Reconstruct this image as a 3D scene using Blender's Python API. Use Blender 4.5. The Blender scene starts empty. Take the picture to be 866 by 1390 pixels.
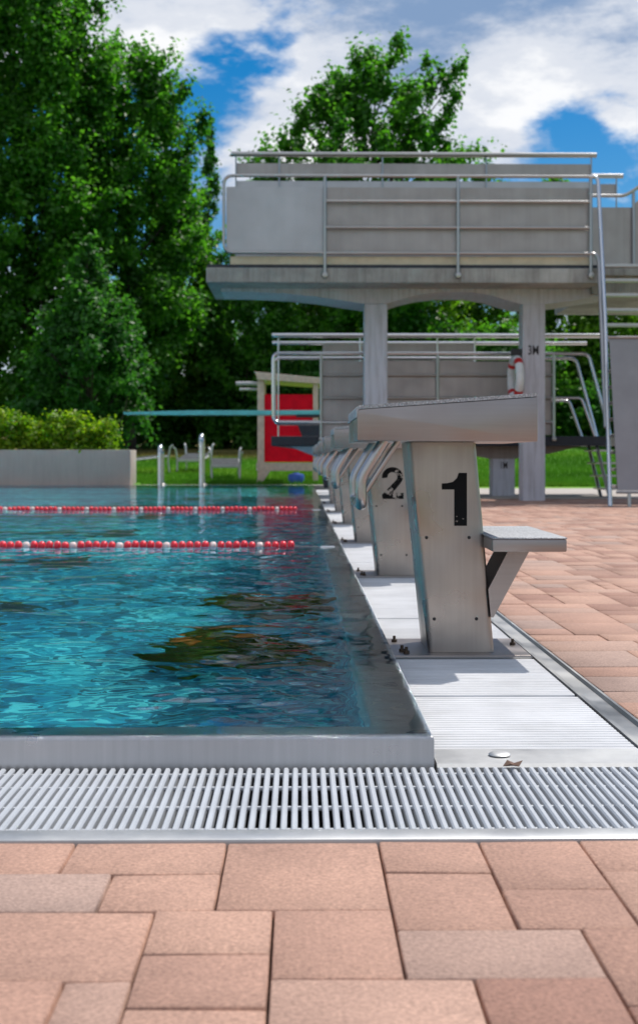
import bpy, bmesh, math, random
import numpy as np
from mathutils import Vector, Matrix
R = math.radians
S = bpy.context.scene
COL = S.collection
rng = np.random.default_rng(7)
random.seed(7)
CAMH = 0.5615          # eye height above the deck (deck z = 0)
F = 1804.0             # focal length in photograph pixels

# ------------------------------------------------------------------ helpers
def link(o):
    COL.objects.link(o); return o

def tag(o, label=None, cat=None, group=None, kind=None):
    if label: o['label'] = label
    if cat: o['category'] = cat
    if group: o['group'] = group
    if kind: o['kind'] = kind
    return o

def empty(name, loc=(0, 0, 0), label=None, cat=None, group=None):
    o = bpy.data.objects.new(name, None)
    o.empty_display_size = 0.2
    o.location = loc
    link(o)
    return tag(o, label, cat, group)

def finish(me, smooth=False, angle=None):
    if smooth:
        for p in me.polygons: p.use_smooth = True
        if angle is not None:
            try: me.set_sharp_from_angle(angle=angle)
            except Exception: pass
    return me

def put(name, me, mat, parent=None, smooth=False, angle=None):
    o = bpy.data.objects.new(name, me)
    if mat: me.materials.append(mat)
    finish(me, smooth, angle)
    link(o)
    if parent is not None:
        o.parent = parent
        o.matrix_parent_inverse = Matrix.Translation(-Vector(parent.location))
    return o

class MB:
    """collects shapes into one mesh"""
    def __init__(s): s.v = []; s.f = []
    def add(s, vs, fs):
        n = len(s.v)
        s.v += [tuple(v) for v in vs]
        s.f += [tuple(i + n for i in f) for f in fs]
        return s
    def box(s, x0, x1, y0, y1, z0, z1):
        vs = [(x0,y0,z0),(x1,y0,z0),(x1,y1,z0),(x0,y1,z0),(x0,y0,z1),(x1,y0,z1),(x1,y1,z1),(x0,y1,z1)]
        return s.add(vs, [(0,3,2,1),(4,5,6,7),(0,1,5,4),(1,2,6,5),(2,3,7,6),(3,0,4,7)])
    def bbox(s, x0, x1, y0, y1, z0, z1, b=0.004, seg=2):
        bm = bmesh.new()
        bmesh.ops.create_cube(bm, size=1)
        for v in bm.verts:
            v.co = ((x0+x1)/2 + v.co.x*(x1-x0), (y0+y1)/2 + v.co.y*(y1-y0), (z0+z1)/2 + v.co.z*(z1-z0))
        bmesh.ops.bevel(bm, geom=list(bm.edges), offset=b, segments=seg, affect='EDGES', profile=.5)
        return s.bm(bm)
    def bm(s, bm):
        bm.verts.ensure_lookup_table(); bm.verts.index_update()
        s.add([v.co[:] for v in bm.verts], [[v.index for v in f.verts] for f in bm.faces])
        bm.free(); return s
    def prism(s, poly, axis, a0, a1, bevel=0):
        """poly in the two other axes; axis 'y' -> (x,z), 'x' -> (y,z), 'z' -> (x,y)"""
        def P(p, a):
            return {'y': (p[0], a, p[1]), 'x': (a, p[0], p[1]), 'z': (p[0], p[1], a)}[axis]
        bm = bmesh.new()
        A = [bm.verts.new(P(p, a0)) for p in poly]; B = [bm.verts.new(P(p, a1)) for p in poly]
        n = len(poly)
        bm.faces.new(A); bm.faces.new(B[::-1])
        for i in range(n): bm.faces.new((A[i], B[i], B[(i+1) % n], A[(i+1) % n]))
        bmesh.ops.recalc_face_normals(bm, faces=list(bm.faces))
        if bevel: bmesh.ops.bevel(bm, geom=list(bm.edges), offset=bevel, segments=2, affect='EDGES', profile=.5)
        return s.bm(bm)
    def tube(s, pts, r, n=10, cap=True):
        pts = [Vector(p) for p in pts]
        rs = r if isinstance(r, (list, tuple)) else [r]*len(pts)
        m = len(pts); rings = []
        t0 = (pts[1]-pts[0]).normalized()
        up = Vector((0,0,1)) if abs(t0.z) < .9 else Vector((1,0,0))
        u = t0.cross(up).normalized()
        vs = []; fs = []
        for i in range(m):
            if i == 0: t = t0
            elif i == m-1: t = (pts[i]-pts[i-1]).normalized()
            else: t = ((pts[i]-pts[i-1]).normalized()+(pts[i+1]-pts[i]).normalized()).normalized()
            u = (u - t*u.dot(t)).normalized(); w = t.cross(u)
            for k in range(n):
                a = 2*math.pi*k/n
                vs.append(pts[i] + (u*math.cos(a)+w*math.sin(a))*rs[i])
        for i in range(m-1):
            for k in range(n):
                fs.append((i*n+k, i*n+(k+1) % n, (i+1)*n+(k+1) % n, (i+1)*n+k))
        if cap:
            fs.append(tuple(range(n-1, -1, -1))); fs.append(tuple((m-1)*n+k for k in range(n)))
        return s.add(vs, fs)
    def lathe(s, prof, c, axis='z', n=20):
        """prof [(radius, height)] about an axis through c"""
        vs = []; fs = []
        for (r, h) in prof:
            for k in range(n):
                a = 2*math.pi*k/n; p, q = r*math.cos(a), r*math.sin(a)
                vs.append({'z': (c[0]+p, c[1]+q, c[2]+h), 'y': (c[0]+q, c[1]+h, c[2]+p), 'x': (c[0]+h, c[1]+p, c[2]+q)}[axis])
        m = len(prof)
        for i in range(m-1):
            for k in range(n):
                fs.append((i*n+k, i*n+(k+1) % n, (i+1)*n+(k+1) % n, (i+1)*n+k))
        fs.append(tuple(range(n-1, -1, -1))); fs.append(tuple((m-1)*n+k for k in range(n)))
        return s.add(vs, fs)
    def mesh(s, name):
        me = bpy.data.meshes.new(name); me.from_pydata(s.v, [], s.f); me.validate(); me.update(); return me
    def build(s, name, mat, parent=None, smooth=False, angle=R(40)):
        return put(name, s.mesh(name), mat, parent, smooth, angle)

def fillet(pts, rad, n=6):
    """rounds the inner corners of a polyline"""
    pts = [Vector(p) for p in pts]; out = [pts[0]]
    for i in range(1, len(pts)-1):
        a, b, c = pts[i-1], pts[i], pts[i+1]
        d1 = (a-b).normalized(); d2 = (c-b).normalized()
        r = min(rad, (a-b).length*.48, (c-b).length*.48)
        p, q = b+d1*r, b+d2*r
        for k in range(n+1):
            t = k/n
            out.append(p*(1-t)**2 + b*2*t*(1-t) + q*t*t)
    out.append(pts[-1]); return out

def np_mesh(name, verts, faces, attrs=None):
    """verts (n,3), faces (m,k) arrays"""
    me = bpy.data.meshes.new(name)
    nv = len(verts); m, k = faces.shape
    me.vertices.add(nv); me.vertices.foreach_set('co', np.ascontiguousarray(verts, np.float32).ravel())
    me.loops.add(m*k); me.loops.foreach_set('vertex_index', np.ascontiguousarray(faces, np.int32).ravel())
    me.polygons.add(m); me.polygons.foreach_set('loop_start', np.arange(0, m*k, k, dtype=np.int32))
    for nm, (dom, arr) in (attrs or {}).items():
        a = me.attributes.new(nm, 'FLOAT', dom); a.data.foreach_set('value', np.ascontiguousarray(arr, np.float32))
    me.update(calc_edges=True); me.validate()
    return me

def copy_thing(o, parent=None):
    c = o.copy(); COL.objects.link(c)
    if parent is not None:
        c.parent = parent
        c.matrix_parent_inverse = o.matrix_parent_inverse.copy()
    for ch in list(o.children): copy_thing(ch, c)
    return c

# ------------------------------------------------------------------ materials
def mat(name):
    m = bpy.data.materials.new(name); m.use_nodes = True
    nt = m.node_tree; b = nt.nodes['Principled BSDF']
    return m, nt, b
def N(nt, t, **kw):
    n = nt.nodes.new(t)
    for k, v in kw.items():
        if k in n.inputs: n.inputs[k].default_value = v
        else: setattr(n, k, v)
    return n
def ramp(nt, fac, stops):
    r = nt.nodes.new('ShaderNodeValToRGB'); e = r.color_ramp.elements
    while len(e) < len(stops): e.new(.5)
    for i, (p, c) in enumerate(stops):
        e[i].position = p; e[i].color = c if len(c) == 4 else (*c, 1)
    nt.links.new(fac, r.inputs['Fac']); return r
def noise(nt, scale, detail=4, rough=.55, vec=None, stretch=None, coord='Object', dist=0):
    tc = nt.nodes.new('ShaderNodeTexCoord'); src = tc.outputs[coord] if vec is None else vec
    if stretch:
        mp = nt.nodes.new('ShaderNodeMapping'); mp.inputs['Scale'].default_value = stretch
        nt.links.new(src, mp.inputs['Vector']); src = mp.outputs['Vector']
    n = nt.nodes.new('ShaderNodeTexNoise')
    n.inputs['Scale'].default_value = scale; n.inputs['Detail'].default_value = detail
    n.inputs['Roughness'].default_value = rough; n.inputs['Distortion'].default_value = dist
    nt.links.new(src, n.inputs['Vector']); return n
def bump(nt, b, h, strength=.3, dist=.01):
    k = nt.nodes.new('ShaderNodeBump'); k.inputs['Strength'].default_value = strength; k.inputs['Distance'].default_value = dist
    nt.links.new(h, k.inputs['Height']); nt.links.new(k.outputs['Normal'], b.inputs['Normal']); return k
def mixc(nt, fac, a, b, mode='MIX'):
    m = nt.nodes.new('ShaderNodeMix'); m.data_type = 'RGBA'; m.blend_type = mode
    for s, v in (('Factor', fac), ('A', a), ('B', b)):
        inp = [i for i in m.inputs if i.name == s and (i.type == ('VALUE' if s == 'Factor' else 'RGBA'))][0]
        if isinstance(v, (int, float)): inp.default_value = v
        elif isinstance(v, tuple): inp.default_value = v if len(v) == 4 else (*v, 1)
        else: nt.links.new(v, inp)
    return [o for o in m.outputs if o.type == 'RGBA'][0]
def math_(nt, op, a, b=None):
    m = nt.nodes.new('ShaderNodeMath'); m.operation = op
    for i, v in enumerate((a, b)):
        if v is None: continue
        if isinstance(v, (int, float)): m.inputs[i].default_value = v
        else: nt.links.new(v, m.inputs[i])
    return m.outputs[0]

def plain(name, c, rough=.5, metal=0, spread=.12, scale=6, bstr=.1, bscale=60, spec=.5):
    m, nt, b = mat(name)
    n = noise(nt, scale, 6)
    lo = tuple(x*(1-spread) for x in c); hi = tuple(min(1, x*(1+spread)) for x in c)
    r = ramp(nt, n.outputs['Fac'], [(.3, lo), (.7, hi)])
    nt.links.new(r.outputs['Color'], b.inputs['Base Color'])
    b.inputs['Roughness'].default_value = rough; b.inputs['Metallic'].default_value = metal
    b.inputs['Specular IOR Level'].default_value = spec
    if bstr:
        n2 = noise(nt, bscale, 3); bump(nt, b, n2.outputs['Fac'], bstr, .003)
    return m

def steel(name, c=(.60, .585, .57), rough=.32, streak=(2, 2, 120), smudge=.35, dirt=.25):
    """brushed stainless steel with smudges and faint water marks"""
    m, nt, b = mat(name)
    b.inputs['Metallic'].default_value = 1
    n1 = noise(nt, 3.2, 3, .5); n2 = noise(nt, 1.0, 3, .7, stretch=streak)
    n3 = noise(nt, 5, 3, .5)
    r = ramp(nt, n1.outputs['Fac'], [(.25, tuple(x*(1-dirt) for x in c)), (.7, c)])
    col = mixc(nt, .45, r.outputs['Color'], ramp(nt, n2.outputs['Fac'], [(.3, (.78,)*3), (.7, (1.0,)*3)]).outputs['Color'], 'MULTIPLY')
    nt.links.new(col, b.inputs['Base Color'])
    rr = nt.nodes.new('ShaderNodeMapRange')
    rr.inputs['To Min'].default_value = rough*(1-smudge); rr.inputs['To Max'].default_value = rough*(1+smudge)
    rr.inputs['From Min'].default_value = .3; rr.inputs['From Max'].default_value = .7
    nt.links.new(n3.outputs['Fac'], rr.inputs['Value']); nt.links.new(rr.outputs['Result'], b.inputs['Roughness'])
    bump(nt, b, n2.outputs['Fac'], .05, .002)
    return m

M = {}
M['steel'] = steel('brushed_steel', (.43, .385, .365), .40, (2, 2, 90), .25, .18)
M['steel_post'] = steel('brushed_steel_panel', (.475, .43, .395), .34, (60, 60, 2), .4, .4)
M['steel_rim'] = steel('pool_rim_steel', (.50, .50, .515), .33, (60, 60, 2), .25, .12)
M['tube'] = steel('polished_tube', (.70, .70, .71), .2, (1, 1, 1), .1, .05)
M['bar'] = steel('satin_grab_bar', (.50, .50, .50), .30, (1, 1, 1), .15, .08)
M['frame'] = steel('gutter_frame_steel', (.56, .56, .555), .5, (40, 40, 2), .15, .1)
M['tube_dull'] = steel('dull_tube', (.46, .45, .44), .32, (1, 1, 1), .1, .08)
M['sheet'] = steel('weathered_sheet_steel', (.44, .40, .39), .48, (9, 9, .22), .12, .14)
M['sheet_plain'] = steel('plain_sheet_steel', (.50, .49, .51), .45, (2, 2, .4), .1, .1)
M['drain'] = steel('wet_zinc_channel', (.46, .46, .455), .5, (2, 2, 2), dirt=.5)
M['bolt'] = plain('rusty_bolt', (.10, .07, .05), .6, .6)
M['dark_hole'] = plain('dark_rivet', (.015, .015, .015), .5, 0)
M['grip'] = None
def grip():
    m, nt, b = mat('anti_slip_grey')
    n = noise(nt, 190, 2, .7); n2 = noise(nt, 9, 4)
    r = ramp(nt, n.outputs['Fac'], [(.35, (.30, .31, .32)), (.5, (.45, .46, .48)), (.68, (.68, .69, .70))])
    c = mixc(nt, .5, r.outputs['Color'], ramp(nt, n2.outputs['Fac'], [(.3, (.7,)*3), (.7, (1,)*3)]).outputs['Color'], 'MULTIPLY')
    nt.links.new(c, b.inputs['Base Color']); b.inputs['Roughness'].default_value = .75
    bump(nt, b, n.outputs['Fac'], .9, .004); return m
M['grip'] = grip()
M['deck'] = plain('white_deck_profile', (.72, .72, .735), .42, 0, .05, 5, .12, 90)
def deckmat():
    m, nt, b = mat('white_deck_profile_worn')
    n = noise(nt, 3, 6, .6); n2 = noise(nt, 5, 4, .6, stretch=(1, 14, 1))
    c = ramp(nt, n.outputs['Fac'], [(.3, (.58, .58, .59)), (.6, (.74, .74, .755))]).outputs['Color']
    c = mixc(nt, .5, c, ramp(nt, n2.outputs['Fac'], [(.32, (.72, .71, .69)), (.55, (1,)*3)]).outputs['Color'], 'MULTIPLY')
    nt.links.new(c, b.inputs['Base Color']); b.inputs['Roughness'].default_value = .4
    bump(nt, b, n2.outputs['Fac'], .06, .003); return m
M['deck'] = deckmat()
M['grate'] = plain('pale_grate_plastic', (.49, .51, .54), .38, 0, .08, 9, .06, 120)
M['grate_dark'] = plain('gutter_dark_lining', (.03, .03, .03), .7)  # even near-black lining below the bars and the cover
M['black'] = plain('black_paint', (.012, .012, .013), .5, 0, .2)
def worn(amount, name):
    m, nt, b = mat(name)
    b.inputs['Base Color'].default_value = (.008, .008, .008, 1); b.inputs['Roughness'].default_value = .7; b.inputs['Specular IOR Level'].default_value = .15
    n = noise(nt, 55, 5, .7); n2 = noise(nt, 12, 3, .5)
    s = math_(nt, 'ADD', math_(nt, 'MULTIPLY', n.outputs['Fac'], .55), math_(nt, 'MULTIPLY', n2.outputs['Fac'], .55))
    a = math_(nt, 'GREATER_THAN', s, amount)
    nt.links.new(a, b.inputs['Alpha']); return m
M['num_a'] = worn(.37, 'black_number_paint'); M['num_b'] = worn(.455, 'worn_black_number_paint')
def concrete(name, c, spread=.25, stain=.5):
    m, nt, b = mat(name)
    n = noise(nt, 1.6, 8, .65); n2 = noise(nt, 3, 5, .6, stretch=(6, 6, .5)); n3 = noise(nt, 80, 3)
    r = ramp(nt, n.outputs['Fac'], [(.3, tuple(x*(1-spread) for x in c)), (.7, tuple(min(1, x*(1+spread*.6)) for x in c))])
    cc = mixc(nt, stain, r.outputs['Color'], ramp(nt, n2.outputs['Fac'], [(.3, (.50, .47, .44)), (.56, (1,)*3)]).outputs['Color'], 'MULTIPLY')
    nt.links.new(cc, b.inputs['Base Color']); b.inputs['Roughness'].default_value = .85
    bump(nt, b, n3.outputs['Fac'], .25, .01); return m
M['concrete'] = concrete('raw_concrete', (.42, .41, .39), .4, .6)
M['paintcon'] = concrete('painted_concrete', (.60, .595, .645), .10, .55)
M['brownbeam'] = concrete('brown_concrete', (.36, .29, .26), .12, .3)
M['wall'] = concrete('rendered_planter_wall', (.52, .435, .385), .08, .2)
M['path'] = concrete('path_concrete', (.46, .41, .37), .12, .2)
M['navy'] = plain('navy_coated_edge', (.018, .022, .035), .45, 0, .2)
M['teal'] = plain('teal_board_coating', (.16, .60, .60), .5, 0, .1)
M['ltblue'] = plain('light_blue_paint', (.22, .33, .42), .5)
M['blue'] = plain('blue_plastic', (.02, .08, .35), .45)
M['red'] = plain('red_panel_paint', (.78, .006, .022), .75, 0, .12, spec=.12)
M['timber'] = plain('pale_timber', (.66, .49, .39), .6, 0, .15, 14)
M['cream'] = plain('cream_kick_board', (.74, .62, .46), .6, 0, .12)
M['whitepaint'] = plain('white_paint', (.75, .75, .75), .45)
M['redring'] = plain('red_band', (.6, .02, .02), .5)
M['rope_red'] = plain('red_float_plastic', (.85, .025, .045), .3, 0, .1, 30, .02)
M['rope_white'] = plain('pale_float_plastic', (.85, .66, .62), .3, 0, .05, 30, .02)
M['wire'] = plain('steel_wire', (.35, .35, .35), .4, .8)
M['lounger'] = plain('grey_lounger_metal', (.46, .46, .46), .4, .3)
M['slats'] = plain('grey_lounger_slats', (.24, .24, .245), .5, 0)
M['signgrey'] = plain('grey_print', (.10, .10, .11), .6)
M['panelgrey'] = plain('grey_guard_panel', (.27, .27, .285), .5, .0, .1, 3)
M['dryleaf'] = plain('dry_leaf_brown', (.13, .07, .045), .7, 0, .3, 40)

def pavermat():
    m, nt, b = mat('red_concrete_paver')
    at = N(nt, 'ShaderNodeAttribute', attribute_name='tint')
    n1 = noise(nt, 170, 4, .75); n2 = noise(nt, 2.2, 6, .6); n3 = noise(nt, 30, 4, .6)
    base = ramp(nt, at.outputs['Fac'], [(0, (.32, .168, .122)), (.35, (.41, .235, .172)), (.7, (.47, .28, .205)), (1, (.38, .26, .212))]).outputs['Color']
    c = mixc(nt, .75, base, ramp(nt, n1.outputs['Fac'], [(.32, (.58, .55, .53)), (.5, (1,)*3), (.68, (1.45, 1.45, 1.42))]).outputs['Color'], 'MULTIPLY')
    c = mixc(nt, .7, c, ramp(nt, n2.outputs['Fac'], [(.28, (.50, .48, .48)), (.42, (.86, .86, .87)), (.6, (1.07,)*3)]).outputs['Color'], 'MULTIPLY')
    c = mixc(nt, .4, c, ramp(nt, n3.outputs['Fac'], [(.3, (.8, .8, .8)), (.7, (1.08,)*3)]).outputs['Color'], 'MULTIPLY')
    nt.links.new(c, b.inputs['Base Color']); b.inputs['Roughness'].default_value = .8
    bump(nt, b, n1.outputs['Fac'], .5, .003); return m
M['paver'] = pavermat()
M['bed'] = plain('joint_sand', (.075, .05, .036), .95, 0, .4, 40)

def grassmat(name, blades=False):
    m, nt, b = mat(name)
    n1 = noise(nt, .22, 5, .6); n2 = noise(nt, 3.5, 6, .7)
    c = ramp(nt, n1.outputs['Fac'], [(.3, (.065, .20, .014)), (.5, (.10, .28, .018)), (.68, (.17, .33, .025))]).outputs['Color']
    c = mixc(nt, .6, c, ramp(nt, n2.outputs['Fac'], [(.25, (.55,)*3), (.7, (1.2,)*3)]).outputs['Color'], 'MULTIPLY')
    geo = nt.nodes.new('ShaderNodeNewGeometry'); sp = nt.nodes.new('ShaderNodeSeparateXYZ')
    nt.links.new(geo.outputs['Position'], sp.inputs[0])
    mr = nt.nodes.new('ShaderNodeMapRange'); mr.inputs['From Min'].default_value = 37; mr.inputs['From Max'].default_value = 41
    nt.links.new(math_(nt, 'ADD', sp.outputs['Y'], math_(nt, 'MULTIPLY', n2.outputs['Fac'], 2.0)), mr.inputs['Value'])
    mx = nt.nodes.new('ShaderNodeMapRange'); mx.inputs['From Min'].default_value = 1; mx.inputs['From Max'].default_value = -1.5
    nt.links.new(sp.outputs['X'], mx.inputs['Value'])
    c = mixc(nt, math_(nt, 'MULTIPLY', mr.outputs['Result'], mx.outputs['Result']), c, (.20, .17, .055))
    nt.links.new(c, b.inputs['Base Color']); b.inputs['Roughness'].default_value = .8
    b.inputs['Specular IOR Level'].default_value = .15
    if blades:
        tr = nt.nodes.new('ShaderNodeBsdfTranslucent'); nt.links.new(c, tr.inputs['Color'])
        mx2 = nt.nodes.new('ShaderNodeMixShader'); mx2.inputs[0].default_value = .4
        nt.links.new(b.outputs[0], mx2.inputs[1]); nt.links.new(tr.outputs[0], mx2.inputs[2])
        nt.links.new(mx2.outputs[0], nt.nodes['Material Output'].inputs['Surface'])
    else:
        bump(nt, b, n2.outputs['Fac'], .6, .05)
    return m
M['lawn'] = grassmat('lawn_grass'); M['blades'] = grassmat('grass_blades', True)

def leafmat(name, dark, mid, light, trans=.38):
    m, nt, b = mat(name)
    at = N(nt, 'ShaderNodeAttribute', attribute_name='tint')
    c = ramp(nt, at.outputs['Fac'], [(0, dark), (.5, mid), (1, light)]).outputs['Color']
    nt.links.new(c, b.inputs['Base Color']); b.inputs['Roughness'].default_value = .45
    b.inputs['Specular IOR Level'].default_value = .35
    tr = nt.nodes.new('ShaderNodeBsdfTranslucent')
    nt.links.new(mixc(nt, 1.0, c, (1.7, 2.1, .8), 'MULTIPLY'), tr.inputs['Color'])
    mx = nt.nodes.new('ShaderNodeMixShader'); mx.inputs[0].default_value = trans
    nt.links.new(b.outputs[0], mx.inputs[1]); nt.links.new(tr.outputs[0], mx.inputs[2])
    nt.links.new(mx.outputs[0], nt.nodes['Material Output'].inputs['Surface']); return m
M['leaf_a'] = leafmat('broad_leaves', (.024, .095, .013), (.06, .18, .02), (.115, .275, .034), .56)
M['leaf_b'] = leafmat('light_leaves', (.045, .115, .009), (.09, .19, .014), (.16, .27, .022), .56)
M['leaf_c'] = leafmat('blue_green_leaves', (.022, .09, .018), (.045, .150, .028), (.08, .21, .04), .5)
M['leaf_h'] = leafmat('hedge_leaves', (.08, .18, .008), (.18, .29, .014), (.31, .34, .02), .5)
def bark():
    m, nt, b = mat('bark'); n = noise(nt, 8, 6, .7, stretch=(3, 3, .5))
    nt.links.new(ramp(nt, n.outputs['Fac'], [(.3, (.022, .016, .012)), (.7, (.075, .058, .045))]).outputs['Color'], b.inputs['Base Color'])
    b.inputs['Roughness'].default_value = .9; bump(nt, b, n.outputs['Fac'], .8, .05); return m
M['bark'] = bark()
WATER_REFL = .72
def watermat():
    m, nt, b = mat('pool_water')
    nt.nodes.remove(b)
    rf = N(nt, 'ShaderNodeBsdfRefraction', IOR=1.333, Roughness=0.0); rf.inputs['Color'].default_value = (.92, .99, 1, 1)
    gl = N(nt, 'ShaderNodeBsdfGlossy', Roughness=0.0); gl.inputs['Color'].default_value = (1, 1, 1, 1)
    fr = N(nt, 'ShaderNodeFresnel', IOR=1.333)
    mx = nt.nodes.new('ShaderNodeMixShader')
    nt.links.new(math_(nt, 'MULTIPLY', fr.outputs[0], WATER_REFL), mx.inputs[0])
    nt.links.new(rf.outputs[0], mx.inputs[1]); nt.links.new(gl.outputs[0], mx.inputs[2])
    nt.links.new(mx.outputs[0], nt.nodes['Material Output'].inputs['Surface'])
    return m
M['water'] = watermat()
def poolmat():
    """turquoise tiles with sun caustics painted in as drifts of light and dark"""
    m, nt, b = mat('pool_painted_caustics')
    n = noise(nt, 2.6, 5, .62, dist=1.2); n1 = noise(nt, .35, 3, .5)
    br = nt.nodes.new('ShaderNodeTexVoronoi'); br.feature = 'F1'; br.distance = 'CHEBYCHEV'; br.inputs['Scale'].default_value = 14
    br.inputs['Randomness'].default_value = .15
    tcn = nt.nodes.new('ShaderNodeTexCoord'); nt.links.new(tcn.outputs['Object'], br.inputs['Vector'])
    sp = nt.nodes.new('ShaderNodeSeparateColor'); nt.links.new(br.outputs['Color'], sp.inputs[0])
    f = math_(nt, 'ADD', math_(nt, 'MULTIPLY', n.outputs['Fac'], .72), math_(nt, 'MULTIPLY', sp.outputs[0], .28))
    c = ramp(nt, f, [(.32, (.0, .075, .15)), (.47, (.002, .24, .39)), (.57, (.005, .43, .57)), (.66, (.11, .80, .84))]).outputs['Color']  # bright and dark caustic light painted into the lining colour
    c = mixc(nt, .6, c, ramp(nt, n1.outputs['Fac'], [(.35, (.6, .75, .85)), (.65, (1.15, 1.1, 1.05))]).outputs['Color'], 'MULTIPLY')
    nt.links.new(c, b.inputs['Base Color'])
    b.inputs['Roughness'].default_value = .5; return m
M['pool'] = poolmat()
M['lane_mark'] = plain('lane_marking_paint', (.008, .05, .08), .6)
def clumpmat():
    m, nt, b = mat('mossy_clump'); n = noise(nt, 9, 6, .7)
    nt.links.new(ramp(nt, n.outputs['Fac'], [(.3, (.04, .034, .012)), (.45, (.16, .10, .022)), (.56, (.07, .12, .015)), (.7, (.22, .30, .03))]).outputs['Color'], b.inputs['Base Color'])
    b.inputs['Roughness'].default_value = .9; bump(nt, b, n.outputs['Fac'], 1, .04); return m
M['clump'] = clumpmat(); M['orange'] = plain('orange_tip', (.75, .22, .02), .6)

# ------------------------------------------------------------------ camera, light, sky
cd = bpy.data.cameras.new('camera'); cam = link(bpy.data.objects.new('camera', cd)); S.camera = cam
cd.sensor_fit = 'HORIZONTAL'; cd.sensor_width = 24.0; cd.lens = 24.0*F/866
cd.shift_y = -73.0/866; cd.clip_start = .05; cd.clip_end = 2000
cam.location = (0, 0, CAMH)
cam.rotation_euler = (R(90), 0, -math.atan(25/F))
cd.dof.use_dof = True; cd.dof.focus_distance = 3.0; cd.dof.aperture_fstop = 8.0

sun_dir = Vector((.40, .43, 1)).normalized()      # towards the sun
sl = bpy.data.lights.new('sun', 'SUN'); so = link(bpy.data.objects.new('sun', sl))
sl.energy = 4.2; sl.angle = R(.53); sl.color = (1, .955, .89)
so.rotation_euler = sun_dir.to_track_quat('Z', 'Y').to_euler(); so.location = (20, 20, 40)
elev = math.asin(sun_dir.z); az = math.atan2(sun_dir.x, sun_dir.y)

W = bpy.data.worlds.new('World'); S.world = W; W.use_nodes = True
nt = W.node_tree; bg = nt.nodes['Background']; bg.inputs['Strength'].default_value = .10
sky = nt.nodes.new('ShaderNodeTexSky'); sky.sky_type = 'NISHITA'; sky.sun_disc = False
sky.sun_elevation = elev; sky.sun_rotation = az
sky.air_density = 1.0; sky.dust_density = .4; sky.ozone_density = 2.5
tc = nt.nodes.new('ShaderNodeTexCoord')
def dirpix(px, py):
    x = (px-433)/F; th = math.atan(25/F); z = (622-py)/F
    return Vector((math.cos(th)*x+math.sin(th), math.cos(th)-x*math.sin(th), z)).normalized()
mp = nt.nodes.new('ShaderNodeMapping'); mp.inputs['Scale'].default_value = (1, 1, 2.1); mp.inputs['Location'].default_value = (3.3, 1.7, .4)
nt.links.new(tc.outputs['Generated'], mp.inputs['Vector'])
n1 = noise(nt, 6.5, 12, .60, vec=mp.outputs['Vector'], dist=.1)
dens = n1.outputs['Fac']
def blob(px, py, rad, amt, dens, vec=None):
    d = nt.nodes.new('ShaderNodeVectorMath'); d.operation = 'DISTANCE'
    nt.links.new(tc.outputs['Generated'], d.inputs[0]); d.inputs[1].default_value = dirpix(px, py) if vec is None else Vector(vec).normalized()
    m = nt.nodes.new('ShaderNodeMapRange'); m.interpolation_type = 'SMOOTHSTEP'
    m.inputs['From Min'].default_value = 0; m.inputs['From Max'].default_value = rad/F
    m.inputs['To Min'].default_value = amt; m.inputs['To Max'].default_value = 0
    nt.links.new(d.outputs['Value'], m.inputs['Value'])
    return math_(nt, 'ADD', dens, m.outputs['Result'])
for (px, py, rad, amt) in ((318, 100, 110, -.13), (340, 25, 90, .10), (770, 180, 150, -.15), (600, 215, 90, -.10), (560, 10, 330, .20), (390, 190, 150, .16), (760, 20, 260, .16), (640, 130, 170, .12), (240, 10, 160, .12),
                           (720, 110, 150, .12), (860, 205, 90, .16), (160, 30, 200, .08), (60, 230, 200, -.16), (800, 440, 200, .12)):
    dens = blob(px, py, rad, amt, dens)
dens = blob(0, 0, F*1.0, .16, dens, (0, 0, 1)); dens = blob(0, 0, F*1.3, .12, dens, (-.3, -1, .5))  # unseen cloud overhead and behind the camera, added to raise fill light
cover = nt.nodes.new('ShaderNodeMapRange'); cover.interpolation_type = 'SMOOTHSTEP'
cover.inputs['From Min'].default_value = .465; cover.inputs['From Max'].default_value = .60
nt.links.new(dens, cover.inputs['Value'])
mp2 = nt.nodes.new('ShaderNodeMapping'); mp2.inputs['Scale'].default_value = (1, 1, 2.6); mp2.inputs['Location'].default_value = (3.25, 1.7, .52)
nt.links.new(tc.outputs['Generated'], mp2.inputs['Vector'])
n2 = noise(nt, 7.5, 10, .62, vec=mp2.outputs['Vector'])
shade = n2.outputs['Fac']
for (px, py, rad, amt) in ((600, 20, 260, .13), (430, 50, 110, .07), (330, 190, 120, .02), (420, 130, 110, -.16), (700, 120, 150, -.16), (250, 20, 120, -.12), (850, 205, 100, -.2)):
    shade = blob(px, py, rad, amt, shade)
ccol = ramp(nt, shade, [(.33, (9.8, 9.9, 10.1)), (.47, (7.4, 7.8, 8.6)), (.70, (2.3, 3.5, 5.6))])
ccol.color_ramp.interpolation = 'EASE'
hs = nt.nodes.new('ShaderNodeHueSaturation'); hs.inputs['Saturation'].default_value = 1.6; hs.inputs['Value'].default_value = .95
nt.links.new(sky.outputs[0], hs.inputs['Color'])
nt.links.new(mixc(nt, cover.outputs['Result'], hs.outputs['Color'], ccol.outputs['Color']), bg.inputs['Color'])

S.view_settings.view_transform = 'Standard'; S.view_settings.look = 'None'
S.view_settings.exposure = 0; S.view_settings.gamma = 1; S.view_settings.use_curve_mapping = False
S.render.engine = 'CYCLES'
cy = S.cycles; cy.use_denoising = True
try: cy.denoiser = 'OPENIMAGEDENOISE'
except Exception: pass
cy.max_bounces = 10; cy.transmission_bounces = 8; cy.transparent_max_bounces = 12; cy.diffuse_bounces = 4; cy.glossy_bounces = 4
cy.caustics_refractive = True; cy.caustics_reflective = False; cy.blur_glossy = .6
cy.sample_clamp_indirect = 0

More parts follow.
